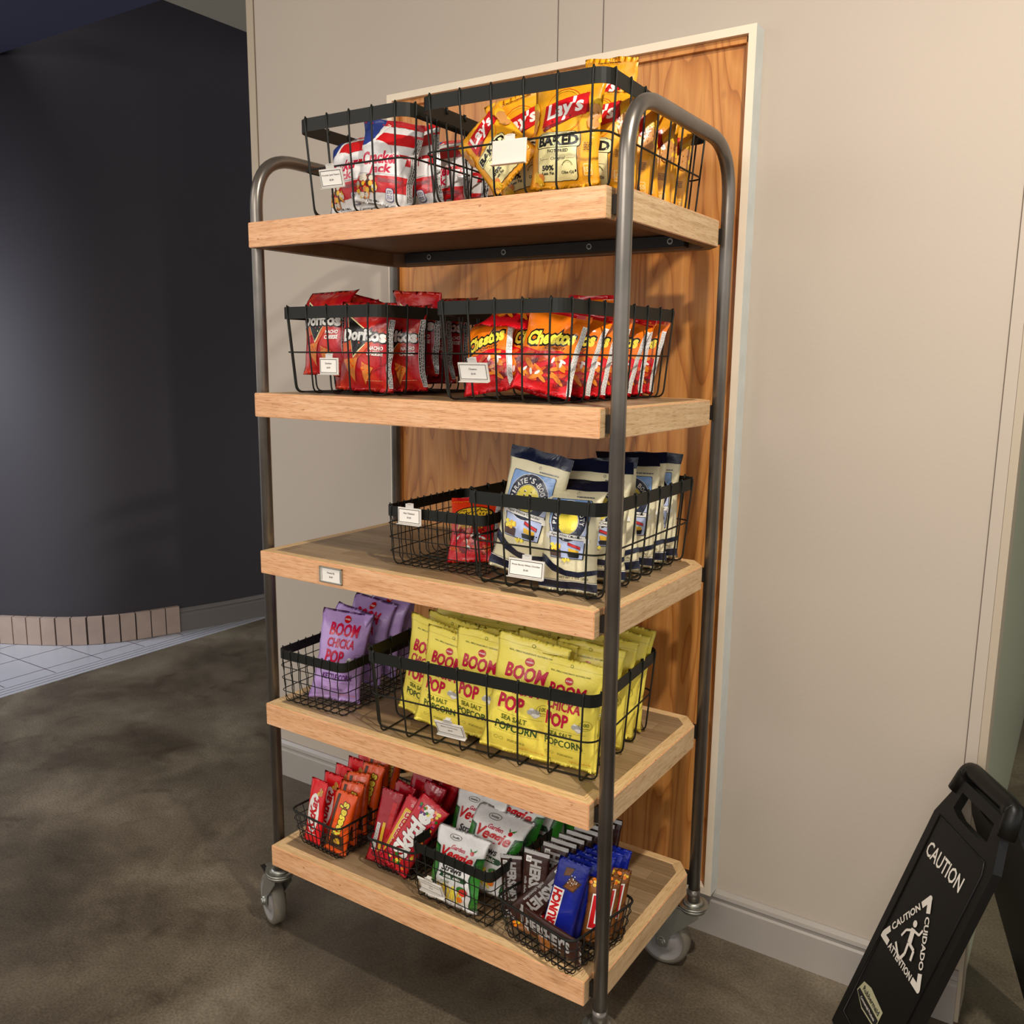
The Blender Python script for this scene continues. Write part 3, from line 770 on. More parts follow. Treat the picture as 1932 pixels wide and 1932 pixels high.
def art_booty():
    a = Art('booty_cream'); W, H = .152, .255
    a.rect(PK('navy'), -.08, .226, .08, .260); a.rect(PK('navy'), -.08, .006, .08, .024); a.rect(PK('white'), -.08, .024, .08, .0252); a.rect(PK('navy'), -.08, .0262, .08, .0268)
    a.poly(PK('navy'), [(-.05 + .1 * k / 12, .072 + .012 * math.cos(k * .55)) for k in range(13)][::-1] + [(-.075, .085), (-.075, .070)] + [(-.05 + .1 * k / 12, .055 + .014 * math.cos(k * .5)) for k in range(13)] if False else [(-.076, .082), (-.055, .078), (-.030, .062), (.0, .050), (.030, .048), (.076, .056), (.076, .046), (.030, .036), (.0, .037), (-.034, .046), (-.058, .060), (-.076, .064)])
    a.poly(PK('black'), rrect(-.051, .149, .051, .206, .004)); a.poly(PK('skyblue'), rrect(-.0498, .149, .0498, .205, .004))
    a.poly(PK('black'), [(-.050, .150), (.050, .150), (.042, .076), (-.040, .076)]); a.poly(PK('paleblue'), [(-.048, .152), (.048, .152), (.040, .0775), (-.038, .0775)])
    a.poly(PK('white'), ell(0, .158, .046, .046, 30)); a.poly(PK('navy'), ell(0, .158, .045, .045, 30)); a.poly(PK('ltyellow'), ell(0, .156, .026, .026, 24)); a.ring(PK('white'), 0, .156, .0275, .0008)
    a.arc(PK('white'), "PIRATE'S BOOTY", 0, .156, .0355, PI * 1.02, -PI * .02, .0105, .0078)
    a.poly(PK('black'), [(-.050, .134), (.046, .128), (.046, .116), (-.050, .122)]); a.poly(PK('white'), [(-.049, .133), (.045, .127), (.045, .117), (-.049, .123)])
    a.poly(PK('white'), [(-.058, .130), (-.046, .128), (-.046, .116), (-.056, .119)]); a.poly(PK('white'), [(.042, .124), (.054, .122), (.056, .112), (.042, .113)])
    a.text(PK('black'), 'Aged White Cheddar', -.002, .1250, .080, .0065, rot=-.06, bold=.01)
    a.poly(PK('brown'), [(-.044, .098), (-.012, .094), (-.010, .078), (-.040, .080)]); a.blobs([PK('gold'), PK('ltyellow')], -.028, .100, .015, .006, 9, .0042, seed=6); a.blobs([PK('ltyellow')], .002, .074, .010, .004, 5, .0035, seed=9)
    a.poly(PK('black'), [(.006, .113), (.036, .104), (.036, .097), (.006, .106)]); a.poly(PK('red'), [(.007, .112), (.035, .1035), (.035, .098), (.007, .107)])
    a.poly(PK('gold'), [(.008, .100), (.032, .096), (.032, .088), (.010, .090)]); a.poly(PK('black'), [(.006, .088), (.034, .090), (.032, .080), (.010, .080)])
    a.lines(PK('grey'), .012, .208, .052, .213, 1, .5)
    a.text(PK('black'), 'NET WT 1 OZ (28g)', .018, .034, .070, .0065, bold=.01)
    a.ring(PK('grey'), .010, .218, .003, .0008, n=12)
    return a
def art_boom(purple=False):
    base = 'boom_purple' if purple else 'boom_yellow'; a = Art(base); ink = PK('crimson')
    tx = PK('purple') if purple else PK('olive')
    a.rect(PK('white') if False else tx, -.070, .2395, .070, .2398)
    a.ring(tx, 0, .243, .0035, .0008, n=14)
    a.text(tx, 'REAL, SIMPLE INGREDIENTS. NOTHING FAKE.', 0, .2265, .082, .0038, bold=.01)
    a.poly(PK('red'), ell(0, .2110, .0085, .0085)); a.text(PK('white'), "ANGIE'S", 0, .2110, .014, .0035, bold=.03)
    a.text(ink, 'BOOM', -.002, .186, .076, .031, bold=.035, shear=.08); a.text(ink, 'CHICKA', -.006, .153, .074, .024, bold=.028, shear=.08)
    a.text(ink, 'POP', -.018, .118, .050, .034, bold=.035, shear=.08)
    a.rect(tx, -.044, .0945, .044, .0950)
    if purple:
        a.text(tx, 'SWEET & SALTY', -.004, .086, .064, .0095, bold=.02); a.text(tx, 'KETTLE CORN', -.002, .067, .078, .016, bold=.03)
    else:
        a.text(tx, 'SEA SALT', -.008, .0845, .050, .0120, bold=.025); a.text(PK('dkgreen'), 'POPCORN', -.002, .064, .080, .0180, bold=.015)
    a.rect(tx, -.044, .0520, .044, .0524)
    a.blobs([PK('popcorn'), PK('white'), PK('silver')], .026, .110, .010, .008, 5, .005, seed=4)
    a.ring(tx, .042, .118, .0120, .0006); a.text(tx, '100', .042, .120, .013, .009, bold=.01); a.text(tx, 'CALORIES', .042, .1115, .014, .0025)
    for x in (-.036, -.026): a.ring(tx, x, .034, .0040, .0006, n=14)
    a.lines(tx, -.014, .031, .018, .037, 2, .4); a.text(PK('orange'), 'NET WT 0.6 OZ (17g)', .030, .020, .044, .0045)
    a.rect(tx, -.070, .0135, .070, .0138)
    return a
def art_veg():
    a = Art('veg_white'); H = .200
    for s in (-1, 1):
        a.poly(PK('dkgreen'), [(s * .072, .155), (s * .052, .150), (s * .044, .090), (s * .054, .040), (s * .046, .012), (s * .072, .012)][::s])
        a.poly(PK('green'), [(s * .072, .150), (s * .056, .145), (s * .049, .090), (s * .058, .040), (s * .052, .016), (s * .072, .016)][::s])
    a.ring(PK('black'), -.018, .180, .016, .0010, ry=.007); a.text(PK('black'), 'Sensible', -.018, .180, .020, .0045)
    a.text(PK('crimson'), 'Garden', .000, .158, .040, .0110, bold=.02, shear=.15)
    a.poly(PK('red'), ell(.038, .158, .005, .005)); a.poly(PK('green'), [(.038, .163), (.048, .170), (.044, .162)]); a.poly(PK('green'), [(.036, .163), (.030, .170), (.033, .162)])
    a.text(PK('red'), 'Veggie', -.002, .136, .096, .037, bold=.03, rot=-.02, shear=.25)
    a.text(PK('black'), 'Straws', -.004, .104, .058, .018, bold=.02, shear=.1)
    a.poly(PK('dkgreen'), [(-.038, .092), (.036, .090), (.042, .083), (.036, .076), (-.038, .077), (-.032, .084)]); a.text(PK('white'), 'Sea Salt', .000, .0840, .050, .0100, bold=.03)
    a.lines(PK('olive'), -.030, .063, -.006, .070, 2, .5)
    rg = random.Random(3)
    for m in (PK('gold'), PK('ltyellow')):
        a.polys(m, [[(x, y), (x + .0035, y), (x + .0035 + d, y + .038), (x + d, y + .038)] for x, y, d in [(rg.uniform(-.034, .026), rg.uniform(.012, .024), rg.uniform(-.014, .014)) for _ in range(9)]])
    a.poly(PK('green'), ell(.028, .058, .012, .008)); a.poly(PK('tomato'), ell(.034, .052, .011, .010)); a.poly(PK('orange'), ell(.026, .030, .008, .008)); a.poly(PK('orange'), ell(-.038, .024, .007, .007))
    a.text(PK('black'), 'NET WT 1 OZ (28g)', .014, .0075, .034, .0035)
    return a
def art_bar(kind):
    if kind == 'kitkat':
        a = Art('bar_red'); a.poly(PK('white'), ell(0, .072, .021, .046)); a.text(PK('red'), 'KitKat', 0, .072, .074, .026, rot=PI / 2 - .1, bold=.045, shear=.2); a.blobs([PK('gold'), PK('tan')], .014, .118, .006, .010, 3, .005); a.lines(PK('white'), -.022, .018, .020, .024, 2)
    elif kind == 'reese':
        a = Art('bar_orange'); a.poly(PK('brown'), [(-.030, .012), (-.022, .012), (-.014, .140), (-.022, .140)]); a.otext(PK('ltyellow'), PK('brown'), "Reese's", .001, .085, .086, .024, rot=PI / 2 - .12, bold=.04, ob=.10, shear=.1)
        a.poly(PK('brown'), [(-.018, .016), (.022, .012), (.020, .046), (-.016, .048)]); a.blobs([PK('tan'), PK('gold')], .002, .030, .009, .009, 4, .004)
    elif kind == 'skittles':
        a = Art('skittle_red'); a.otext(PK('white'), PK('darkred'), 'Skittles', -.006, .108, .132, .046, rot=PI / 2, bold=.05, ob=.08); rg = random.Random(4)
        for i, m in enumerate((PK('purple'), PK('orange'), PK('ltyellow'), PK('green'), PK('pink'))):
            a.polys(m, [ell(rg.uniform(-.028, .028), rg.uniform(.150, .176), .0038, .0036, 9) for _ in range(4)] + [ell(rg.uniform(-.028, .028), rg.uniform(.016, .050), .0045, .0043, 9) for _ in range(3)] + [ell(.028, rg.uniform(.05, .15), .0038, .0036, 9) for _ in range(2)])
        a.text(PK('white'), 'ORIGINAL', .022, .104, .040, .006, rot=PI / 2)
    elif kind == 'burst':
        a = Art('skittle_red'); a.poly(PK('gold'), [(-.020, .030), (.018, .030), (.020, .145), (-.018, .145)]); a.otext(PK('red'), PK('white'), '(FAVEREDS)', 0, .088, .104, .024, rot=PI / 2, bold=.04, ob=.08); a.blobs([PK('white'), PK('orange'), PK('pink')], 0, .026, .018, .012, 4, .006, seed=2); a.text(PK('white'), 'CHEWY', 0, .156, .018, .006)
    elif kind == 'cherry':
        a = Art('cherry_red'); a.poly(PK('white'), [(-.020, .030), (-.010, .030), (-.010, .095), (-.020, .095)]); a.lines(PK('black'), -.019, .032, -.011, .093, 3, .4, vert=True); a.rect(PK('gold'), -.004, .03, .004, .10); a.rect(PK('red'), .008, .02, .020, .15)
    elif kind == 'hershey':
        a = Art('choc_brown'); a.text(PK('silver'), "HERSHEY'S", .001, .085, .118, .026, rot=-PI / 2, bold=.05); a.text(PK('silver'), 'milk chocolate', -.019, .076, .056, .006, rot=-PI / 2, bold=.02); a.poly(PK('white'), rrect(-.022, .136, -.010, .148, .001)); a.text(PK('choc_brown') if False else PK('brown'), '220', -.016, .142, .008, .005); a.rect(PK('silver'), -.028, .152, .028, .160)
    elif kind == 'crunch':
        a = Art('crunch_blue'); a.poly(PK('white'), [(-.031, .012), (-.008, .012), (-.006, .104), (-.029, .104)]); a.text(PK('red'), 'CRUNCH', -.0185, .058, .086, .019, rot=PI / 2, bold=.06)
        for P in ([(-.012, .108), (.012, .104), (.024, .126), (.0, .134)], [(-.016, .130), (-.002, .134), (.004, .150), (-.014, .148)]):
            a.poly(PK('brown'), P); c = (sum(p[0] for p in P) / 4, sum(p[1] for p in P) / 4); a.poly(PK('chip') if False else 'gold_brown', [(c[0] + (x - c[0]) * .8, c[1] + (y - c[1]) * .8) for x, y in P])
        a.blobs([PK('white')], .004, .126, .012, .010, 14, .0013, seed=5)
    else:
        a = Art('gold_brown'); a.poly(PK('white'), [(-.016, .030), (.014, .034), (.017, .108), (-.013, .104)]); a.poly(PK('red'), [(-.014, .033), (.011, .037), (.014, .105), (-.011, .101)]); a.text(PK('white'), 'I', 0, .07, .006, .05, bold=.04); a.blobs([PK('gold'), PK('orange')], 0, .125, .020, .010, 5, .004, seed=2)
    return a
LIB = {}
DR = [0, 1.1, -.5]
def lib(kind, k=0):
    key = (kind, k)
    if key in LIB: return LIB[key]
    s = hash_(kind) + k * 17
    S = {
     'lays': lambda: packet('chip_bag', .142, .190, .050, art_lays(), s, droop=DR[(k + 1) % 3], back='lays_yellow', wr=1.5),
     'jack': lambda: packet('caramel_corn_bag', .140, .178, .050, art_jack(), s, droop=DR[(k + 1) % 3], back='jack_white', wr=1.7),
     'nacho': lambda: packet('tortilla_chip_bag', .138, .185, .050, art_nacho(), s, droop=DR[(k + 1) % 3], back='nacho_red', wr=1.5),
     'cheese': lambda: packet('cheese_puff_bag', .132, .172, .042, art_cheese(), s, droop=DR[(k + 1) % 3], back='cheese_red', wr=1.7),
     'hot': lambda: packet('spicy_puff_bag', .132, .172, .042, art_cheese(True), s, back='hot_red', wr=1.6),
     'booty': lambda: packet('cheddar_puff_bag', .142, .250, .058, art_booty(), s, droop=[0, 1.6, .6][k % 3], seal=.014, wr=1.6, back='booty_cream'),
     'boom': lambda: packet('popcorn_bag', .160, .258, .052, art_boom().scale(1.25), s, seal=.014, wr=1.2, back='boom_yellow'),
     'kettle': lambda: packet('kettle_corn_bag', .132, .230, .055, art_boom(True), s, seal=.014, wr=1.4, back='boom_purple', droop=.5),
     'veg': lambda: packet('veggie_straw_bag', .168, .200, .045, art_veg().scale(1.2), s, droop=[.3, .9, 0][k % 3], seal=.014, wr=1.3, back='veg_white'),
     'kitkat': lambda: packet('candy_bar', .062, .150, .018, art_bar('kitkat'), s, seal=.008, wr=.5, step=.006, flat=.4),
     'reese': lambda: packet('candy_bar', .062, .150, .022, art_bar('reese'), s, seal=.010, wr=.6, step=.006, flat=.4, fat=0),
     'skittles': lambda: packet('candy_bag', .078, .190, .030, art_bar('skittles'), s, seal=.012, wr=.7, step=.0065),
     'burst': lambda: packet('candy_bag', .060, .175, .022, art_bar('burst'), s, seal=.010, wr=.6, step=.006, flat=.5),
     'cherry': lambda: packet('licorice_pack', .058, .175, .016, art_bar('cherry'), s, seal=.008, wr=.9, step=.006, flat=.4),
     'hershey': lambda: packet('chocolate_bar', .058, .162, .012, art_bar('hershey'), s, seal=.008, wr=.25, step=.006, flat=.25, edge=.2, fat=0, back='foil'),
     'crunch': lambda: packet('chocolate_bar', .066, .165, .014, art_bar('crunch'), s, seal=.008, wr=.4, step=.006, flat=.3, edge=.3, fat=0),
     'gold': lambda: packet('candy_bar', .050, .135, .018, art_bar('gold'), s, seal=.008, wr=.7, step=.006, flat=.5),
    }
    LIB[key] = S[kind](); return LIB[key]
def hash_(s): return sum(ord(c) * (i + 3) for i, c in enumerate(s)) % 97
CATS = dict(lays='chip bag', jack='snack bag', nacho='chip bag', cheese='chip bag', hot='chip bag', booty='snack bag', boom='popcorn bag', kettle='popcorn bag', veg='snack bag',
            kitkat='candy bar', reese='candy bar', skittles='candy', burst='candy', cherry='candy', hershey='chocolate bar', crunch='chocolate bar', gold='candy bar')
def put(kind, k, x, y, z, yaw=0, lean=0, roll=0, label='', group=None, s=1.0):
    """stand a packet: lean > 0 tips its top away from its own face, roll > 0 tips its top to the left as seen from its face"""
    me = lib(kind, k); o = bpy.data.objects.new(me.name.split('.')[0], me); COL.objects.link(o)
    M = Matrix.Translation((x, y, z)) @ Matrix.Rotation(R(yaw), 4, 'Z') @ Matrix.Rotation(R(-lean), 4, 'X') @ Matrix.Rotation(R(-roll), 4, 'Y') @ Matrix.Diagonal((s, s, s, 1))
    zs = min((M @ v.co).z for v in me.vertices)
    M = Matrix.Translation((0, 0, z + .0045 - zs)) @ M
    o.matrix_world = M
    tag(o, label, CATS[kind], group); return o

# ------------------------------------------------------------------ baskets
def loop(a, b, r, z, seg=6):
    return fillet([(-a / 2, -b / 2, z), (a / 2, -b / 2, z), (a / 2, b / 2, z), (-a / 2, b / 2, z)], r, seg, True)
def basket(name, cx, cy, z, rot, a, b, h, fl, band, nx, ny, rings, wr, rc, label, group=None, wob=0):
    o = empty(name, (cx, cy, z), rot); tag(o, label, 'basket', group)
    ab, bb = a - 2 * fl, b - 2 * fl
    bm = bmesh.new()
    def wire(axis, t):
        s = t / (b / 2 if axis == 'x' else a / 2); q = (bb if axis == 'x' else ab) / 2 * s
        A_ = (a if axis == 'x' else b) / 2; B_ = (ab if axis == 'x' else bb) / 2; e = .0022 if band else 0
        if band: pr = [(-A_ + .0022, h - .010, t), (-A_ + .0018, h + .0015, t), (-A_ - e * .5, h + .0030, t), (-A_ - e - .001, h - .004, t), (-B_ - (A_ - B_) * .1, .0, q), (0, wr, q)]
        else: pr = [(-A_, h, t), (-B_, 0, q), (0, wr, q)]
        pts = [(p[0], p[2], p[1]) for p in pr[:-1]]
        pts = [(x_, y_, max(z_, wr)) for x_, y_, z_ in pts] + [(-x_, y_, max(z_, wr)) for x_, y_, z_ in pts[::-1]]
        head = pts[:len(pr) - 2]; mid = fillet([pts[len(pr) - 3]] + [pts[len(pr) - 2]] + [pts[-(len(pr) - 1)]] + [pts[-(len(pr) - 2)]], .016, 4)
        P = head + [tuple(v) for v in mid[1:-1]] + pts[-(len(pr) - 2):]
        if wob:
            dens = []
            for i in range(len(P) - 1):
                p0 = Vector(P[i]); p1 = Vector(P[i + 1]); n_ = max(1, int((p1 - p0).length / .012))
                for k in range(n_): dens.append(p0.lerp(p1, k / n_))
            dens.append(Vector(P[-1]))
            P = [p + Vector((0, wob * math.sin(p.z * 150 + t * 90 + p.x * 60), 0)) if i not in (0, len(dens) - 1) else p for i, p in enumerate(dens)]
        if axis == 'y': P = [(p[1], p[0], p[2]) for p in P]
        tube(bm, P, wr, 6)
    for k in range(nx): wire('y', (-a / 2 + rc * .75) + (a - 1.5 * rc) * k / (nx - 1))
    for k in range(ny): wire('x', (-b / 2 + rc * .75) + (b - 1.5 * rc) * k / (ny - 1))
    obj('wires', bm, 'black_wire' if not band else 'black_metal', o)
    for zz in rings:
        f = zz / h; bm = bmesh.new(); tube(bm, loop(ab + (a - ab) * f + .004, bb + (b - bb) * f + .004, rc, zz), wr * .95, 6, True); obj('hoop_wire', bm, 'black_wire' if not band else 'black_metal', o)
    bm = bmesh.new()
    if band:
        L = [loop(a + d, b + d, rc, 0) for d in (0, .003)]; n = len(L[0])
        vv = [[[bm.verts.new((p.x, p.y, zz)) for p in L_] for zz in (h - band, h)] for L_ in L]
        for i in range(n):
            j = (i + 1) % n
            for q in ((vv[1][0][i], vv[1][0][j], vv[1][1][j], vv[1][1][i]), (vv[0][0][j], vv[0][0][i], vv[0][1][i], vv[0][1][j]), (vv[1][1][i], vv[1][1][j], vv[0][1][j], vv[0][1][i]), (vv[0][0][i], vv[0][0][j], vv[1][0][j], vv[1][0][i])):
                bm.faces.new(q).smooth = False
    else: tube(bm, loop(a, b, rc, h), .0026, 8, True)
    obj('rim', bm, 'black_metal', o)
    return o
BIG = dict(h=.184, fl=.011, band=.025, rings=(.088,), wr=.0019, rc=.034)
Z1, Z2, Z3, Z4, Z5 = [z + .0012 for z in ZS]
basket('wire_basket', .316, .215, Z5, R(1), .280, .43, nx=5, ny=7, label='black banded wire basket holding striped caramel corn bags on the top shelf', **BIG)
basket('wire_basket', .672, .245, Z5, R(2), .378, .48, nx=6, ny=8, label='black banded wire basket heaped with yellow chip bags on the top shelf', **BIG)
basket('wire_basket', .215, .25, Z4, R(-2), .292, .42, nx=5, ny=7, label='black banded wire basket of red tortilla chip bags on the second highest shelf', **BIG)
basket('wire_basket', .655, .25, Z4, R(-1), .290, .47, nx=5, ny=8, label='black banded wire basket of orange and red puff bags on the second highest shelf', **BIG)
basket('wire_basket', .715, .262, Z3, R(1), .296, .455, nx=5, ny=8, label='black banded wire basket packed with cream cheddar puff bags on the middle shelf', **BIG)
basket('wire_basket', .577, .200, Z2, R(4.5), .538, .335, nx=8, ny=5, label='wide black wire basket packed with yellow popcorn bags', **BIG)
FINE = dict(fl=.004, wr=.0011, wob=.0012)
basket('mesh_basket', .4600, .215, Z3, R(3), .240, .30, .128, band=.022, nx=10, ny=12, rings=(.03, .06, .09), rc=.020, label='nearly empty fine black wire basket with one flame orange bag', **FINE)
basket('mesh_basket', .140, .165, Z2, R(2), .198, .28, .130, band=.022, nx=8, ny=11, rings=(.03, .06, .09), rc=.020, label='fine black wire basket holding purple kettle corn bags', **FINE)
basket('mesh_basket', .550, .215, Z1, R(-3), .216, .38, .132, band=.022, nx=8, ny=14, rings=(.03, .06, .09), rc=.018, label='fine black wire basket of white veggie straw bags with a banded rim', **FINE)
LOW = dict(band=0, wr=.0011, fl=.014)
basket('candy_basket', .150, .165, Z1, R(-4), .165, .28, .090, nx=9, ny=13, rings=(.022, .045, .068), rc=.022, label='low black wire basket of red and orange candy bars on the lowest shelf', **LOW)
basket('candy_basket', .348, .185, Z1, R(2), .140, .27, .082, nx=8, ny=13, rings=(.02, .041, .062), rc=.020, label='low black wire basket of deep red candy and licorice packs', **LOW)
basket('candy_basket', .783, .090, Z1, R(-12), .205, .195, .090, nx=10, ny=9, rings=(.022, .045, .068), rc=.022, label='low black wire basket of dark chocolate and blue wrapped bars', **LOW)

# ------------------------------------------------------------------ price tags
def price_tag(x, y, z, yaw, tilt, w_, lines, label, blank=False, h_=.030):
    o = empty('price_tag', (x, y, z)); o.rotation_euler = (R(tilt), 0, R(yaw)); tag(o, label, 'price tag')
    bm = bmesh.new(); box(bm, -w_ / 2 - .002, .0006, -h_ / 2 - .002, w_ / 2 + .002, .0030, h_ / 2 + .002, 0, .0006)
    box(bm, -.010, .0010, h_ / 2, .010, .0026, h_ / 2 + .010, 0, .0005); box(bm, -.006, .0010, h_ / 2 + .008, .006, .0080, h_ / 2 + .011, 0, .0004)
    box(bm, -w_ / 2 - .002, -.006, -h_ / 2 - .0035, w_ / 2 + .002, .0030, -h_ / 2 - .002, 0, .0004)
    obj('clip', bm, 'card_blank' if blank else 'clear_clip', o)
    bm = bmesh.new(); box(bm, -w_ / 2, 0, -h_ / 2, w_ / 2, .0006, h_ / 2); slots = ['card_blank' if blank else 'card_white']
    if not blank:
        a = Art('card_white'); x_, z_ = w_ / 2 - .0010, h_ / 2 - .0010; t = .0011
        for q in ((-x_, -z_, x_, -z_ + t), (-x_, z_ - t, x_, z_), (-x_, -z_, -x_ + t, z_), (x_ - t, -z_, x_, z_)): a.rect('ink', *q)
        a.text('ink', lines[0], 0, .0055, min(w_ * .84, .0042 * .62 * len(lines[0])), .0036, bold=.01); a.text('ink', lines[1], 0, -.0035, .010, .0036, bold=.01)
        flat_art(bm, a, lambda u_, v_, l: (u_, -.0001 - l * .3, v_), slots)
    obj('card', bm, slots, o)
    return o
price_tag(.285, -.016, Z5 + .062, 4, 16, .053, ('Cracker Jack Peanut', '$3.00'), 'small white price card on the caramel corn basket front')
price_tag(.698, -.016, Z5 + .066, 3, -4, .063, None, 'blank cream tag clipped in front of the yellow chip bags', True, .036)
price_tag(.226, .024, Z4 + .060, -1, 0, .050, ('Doritos', '$3.00'), 'small white price card clipped to the red tortilla chip basket')
price_tag(.620, -.008, Z4 + .055, 0, 16, .062, ('Cheetos', '$3.00'), 'small white price card clipped to the orange puff bag basket')
price_tag(.418, .050, Z3 + .113, 2, 0, .055, ('Hot Cheetos', '$3.00'), 'small white price card on the rim of the nearly empty basket')
price_tag(.724, .016, Z3 + .052, 2, -6, .072, ('Pirate Booty White Cheddar', '$3.00'), 'white price card clipped below the cheddar puff bags')
price_tag(.554, .008, Z2 + .062, 4, 26, .064, ('Boom Chicka Pop', '$4.00'), 'white price card tilted up on the yellow popcorn basket')
price_tag(.498, .014, Z1 + .052, -2, 22, .062, ('Garden Veggie Straws', '$2.00'), 'white price card on the veggie straw basket')
# framed label on the middle shelf front
lh = empty('label_holder', (.244 - .45, -.0005 - .25, ZS[2] - .0255)); lh.parent = rack
bm = bmesh.new()
for q in ((-.033, -.0175, .033, -.0145), (-.033, .0145, .033, .0175), (-.033, -.0175, -.030, .0175), (.030, -.0175, .033, .0175)): box(bm, q[0], -.004, q[1], q[2], 0, q[3], 0, .0008)
lhm = obj('holder_frame', bm, 'zinc', lh)
bm = bmesh.new(); box(bm, -.0305, -.0015, -.015, .0305, -.0003, .015); slots = ['card_white']; a = Art('card_white')
a.rect('ink', -.0275, -.013, -.0262, .013); a.rect('ink', .0262, -.013, .0275, .013); a.text('ink', 'Friends Kit', 0, .005, .022, .0040, bold=.01); a.text('ink', '$6.00', 0, -.004, .010, .0040, bold=.01)
flat_art(bm, a, lambda u_, v_, l: (u_, -.0016 - l * .3, v_), slots); obj('label_card', bm, slots, lh)
#--BAGS--
# ------------------------------------------------------------------ stock on the shelves (kind, variant, x, y, yaw, lean, roll, lift, label, group)
SCL = dict(cheese=.90, jack=.90, boom=.90, kettle=.90, veg=.83, booty=.93, lays=.95)
def stock(z, group, rows):
    for r in rows:
        kind, k, x, y, yaw, lean, roll, dz, label = r[:9]
        put(kind, k, x, y, z + max(0, dz), yaw, lean, roll, label, group, r[9] if len(r) > 9 else SCL.get(kind, 1))
stock(Z5, 'caramel corn bags', [
 ('jack', 0, .275, .055, 0, 8, 4, 0, 'striped caramel corn bag behind the price card, blue corner uppermost'),
 ('jack', 1, .352, .052, 22, 6, -10, 0, 'striped caramel corn bag with white peaked top at the basket front'),
 ('jack', 2, .392, .120, 2, 4, 6, 0, 'striped caramel corn bag standing second behind the basket corner'),
 ('jack', 0, .400, .200, 10, 2, 3, 0, 'striped caramel corn bag third back along the basket side'),
 ('jack', 1, .395, .275, -4, 0, -5, 0, 'striped caramel corn bag deepest in its basket'),
])
stock(Z5, 'yellow chip bags', [
 ('lays', 0, .672, .052, 4, 8, 44, .0, 'yellow chip bag toppled sideways at the basket front', .80),
 ('lays', 1, .668, .115, 8, 8, 14, 0, 'yellow chip bag half hidden behind the toppled one'),
 ('lays', 2, .768, .052, 6, 2, -2, .004, 'yellow chip bag upright behind the basket front corner, red ribbon fully visible'),
 ('lays', 0, .790, .112, 12, 3, -3, -.002, 'yellow chip bag directly behind the upright front one'),
 ('lays', 1, .788, .165, 4, 5, 2, 0, 'yellow chip bag third in the file beside the steel tube'),
 ('lays', 2, .785, .218, 12, 2, -4, 0, 'yellow chip bag fourth in the file beside the steel tube'),
 ('lays', 0, .780, .270, 5, 5, 3, 0, 'yellow chip bag fifth in the file, letters S and ED showing'),
 ('lays', 1, .778, .322, 14, 2, -2, 0, 'yellow chip bag sixth in the file beside the steel tube'),
 ('lays', 2, .775, .374, 4, 2, 2, 0, 'yellow chip bag seventh in the file toward the wall'),
 ('lays', 0, .772, .425, 10, -4, -3, 0, 'yellow chip bag deepest in the file next to the pine panel'),
 ('lays', 1, .745, .190, -16, 8, -10, .062, 'yellow chip bag riding highest, poking above the basket rim'),
])
stock(Z4, 'red tortilla chip bags', [
 ('nacho', 0, .145, .100, 2, 4, 2, .034, 'red tortilla chip bag raised at the basket end behind the price card'),
 ('nacho', 1, .165, .180, 6, 10, 8, .0, 'red tortilla chip bag low under the raised one'),
 ('nacho', 2, .206, .150, 58, 2, -14, .0, 'red tortilla chip bag turned edge-on showing its grey seam'),
 ('nacho', 2, .272, .085, 8, 3, -2, 0, 'red tortilla chip bag facing out with its whole black triangle'),
 ('nacho', 0, .304, .160, 10, 2, 2, -.004, 'red tortilla chip bag just behind the one with the whole triangle'),
 ('nacho', 1, .285, .235, 0, 2, -3, .030, 'red tortilla chip bag whose top stands above the rim at mid basket'),
 ('nacho', 2, .270, .310, 5, 0, 3, .010, 'red tortilla chip bag in the dim middle of the basket'),
 ('nacho', 0, .262, .385, 3, 0, 0, .030, 'red tortilla chip bag deepest in its basket near the panel'),
])
stock(Z4, 'orange and red puff bags', [
 ('cheese', 0, .598, .075, -4, 14, 10, 0, 'orange and red puff bag at the basket end behind the price card'),
 ('cheese', 1, .656, .095, 14, 16, -16, 0, 'orange and red puff bag slumped beside the one behind the card'),
 ('cheese', 2, .716, .066, 16, 12, -12, 0, 'orange and red puff bag standing at the front corner of the basket'),
 ('cheese', 0, .722, .128, 22, 6, -14, 0, 'orange and red puff bag second along the basket side'),
 ('cheese', 1, .725, .185, 24, 8, -12, 0, 'orange and red puff bag third along the basket side, white seam showing'),
 ('cheese', 2, .722, .245, 16, 5, -10, 0, 'orange and red puff bag fourth along the basket side'),
 ('cheese', 0, .722, .305, 26, 6, -16, 0, 'orange and red puff bag fifth along the basket side, beyond the steel tube'),
 ('cheese', 1, .722, .360, 18, 4, -8, 0, 'orange and red puff bag sixth along the basket side'),
 ('cheese', 2, .720, .415, 20, 0, -12, 0, 'orange and red puff bag deepest along the basket side'),
 ('cheese', 0, .625, .085, 8, 66, -8, .128, 'orange and red puff bag lying nearly flat on top of the others'),
 ('cheese', 1, .690, .300, 10, 20, 0, .055, 'orange and red puff bag highest of all with yellow letters over the rim'),
])
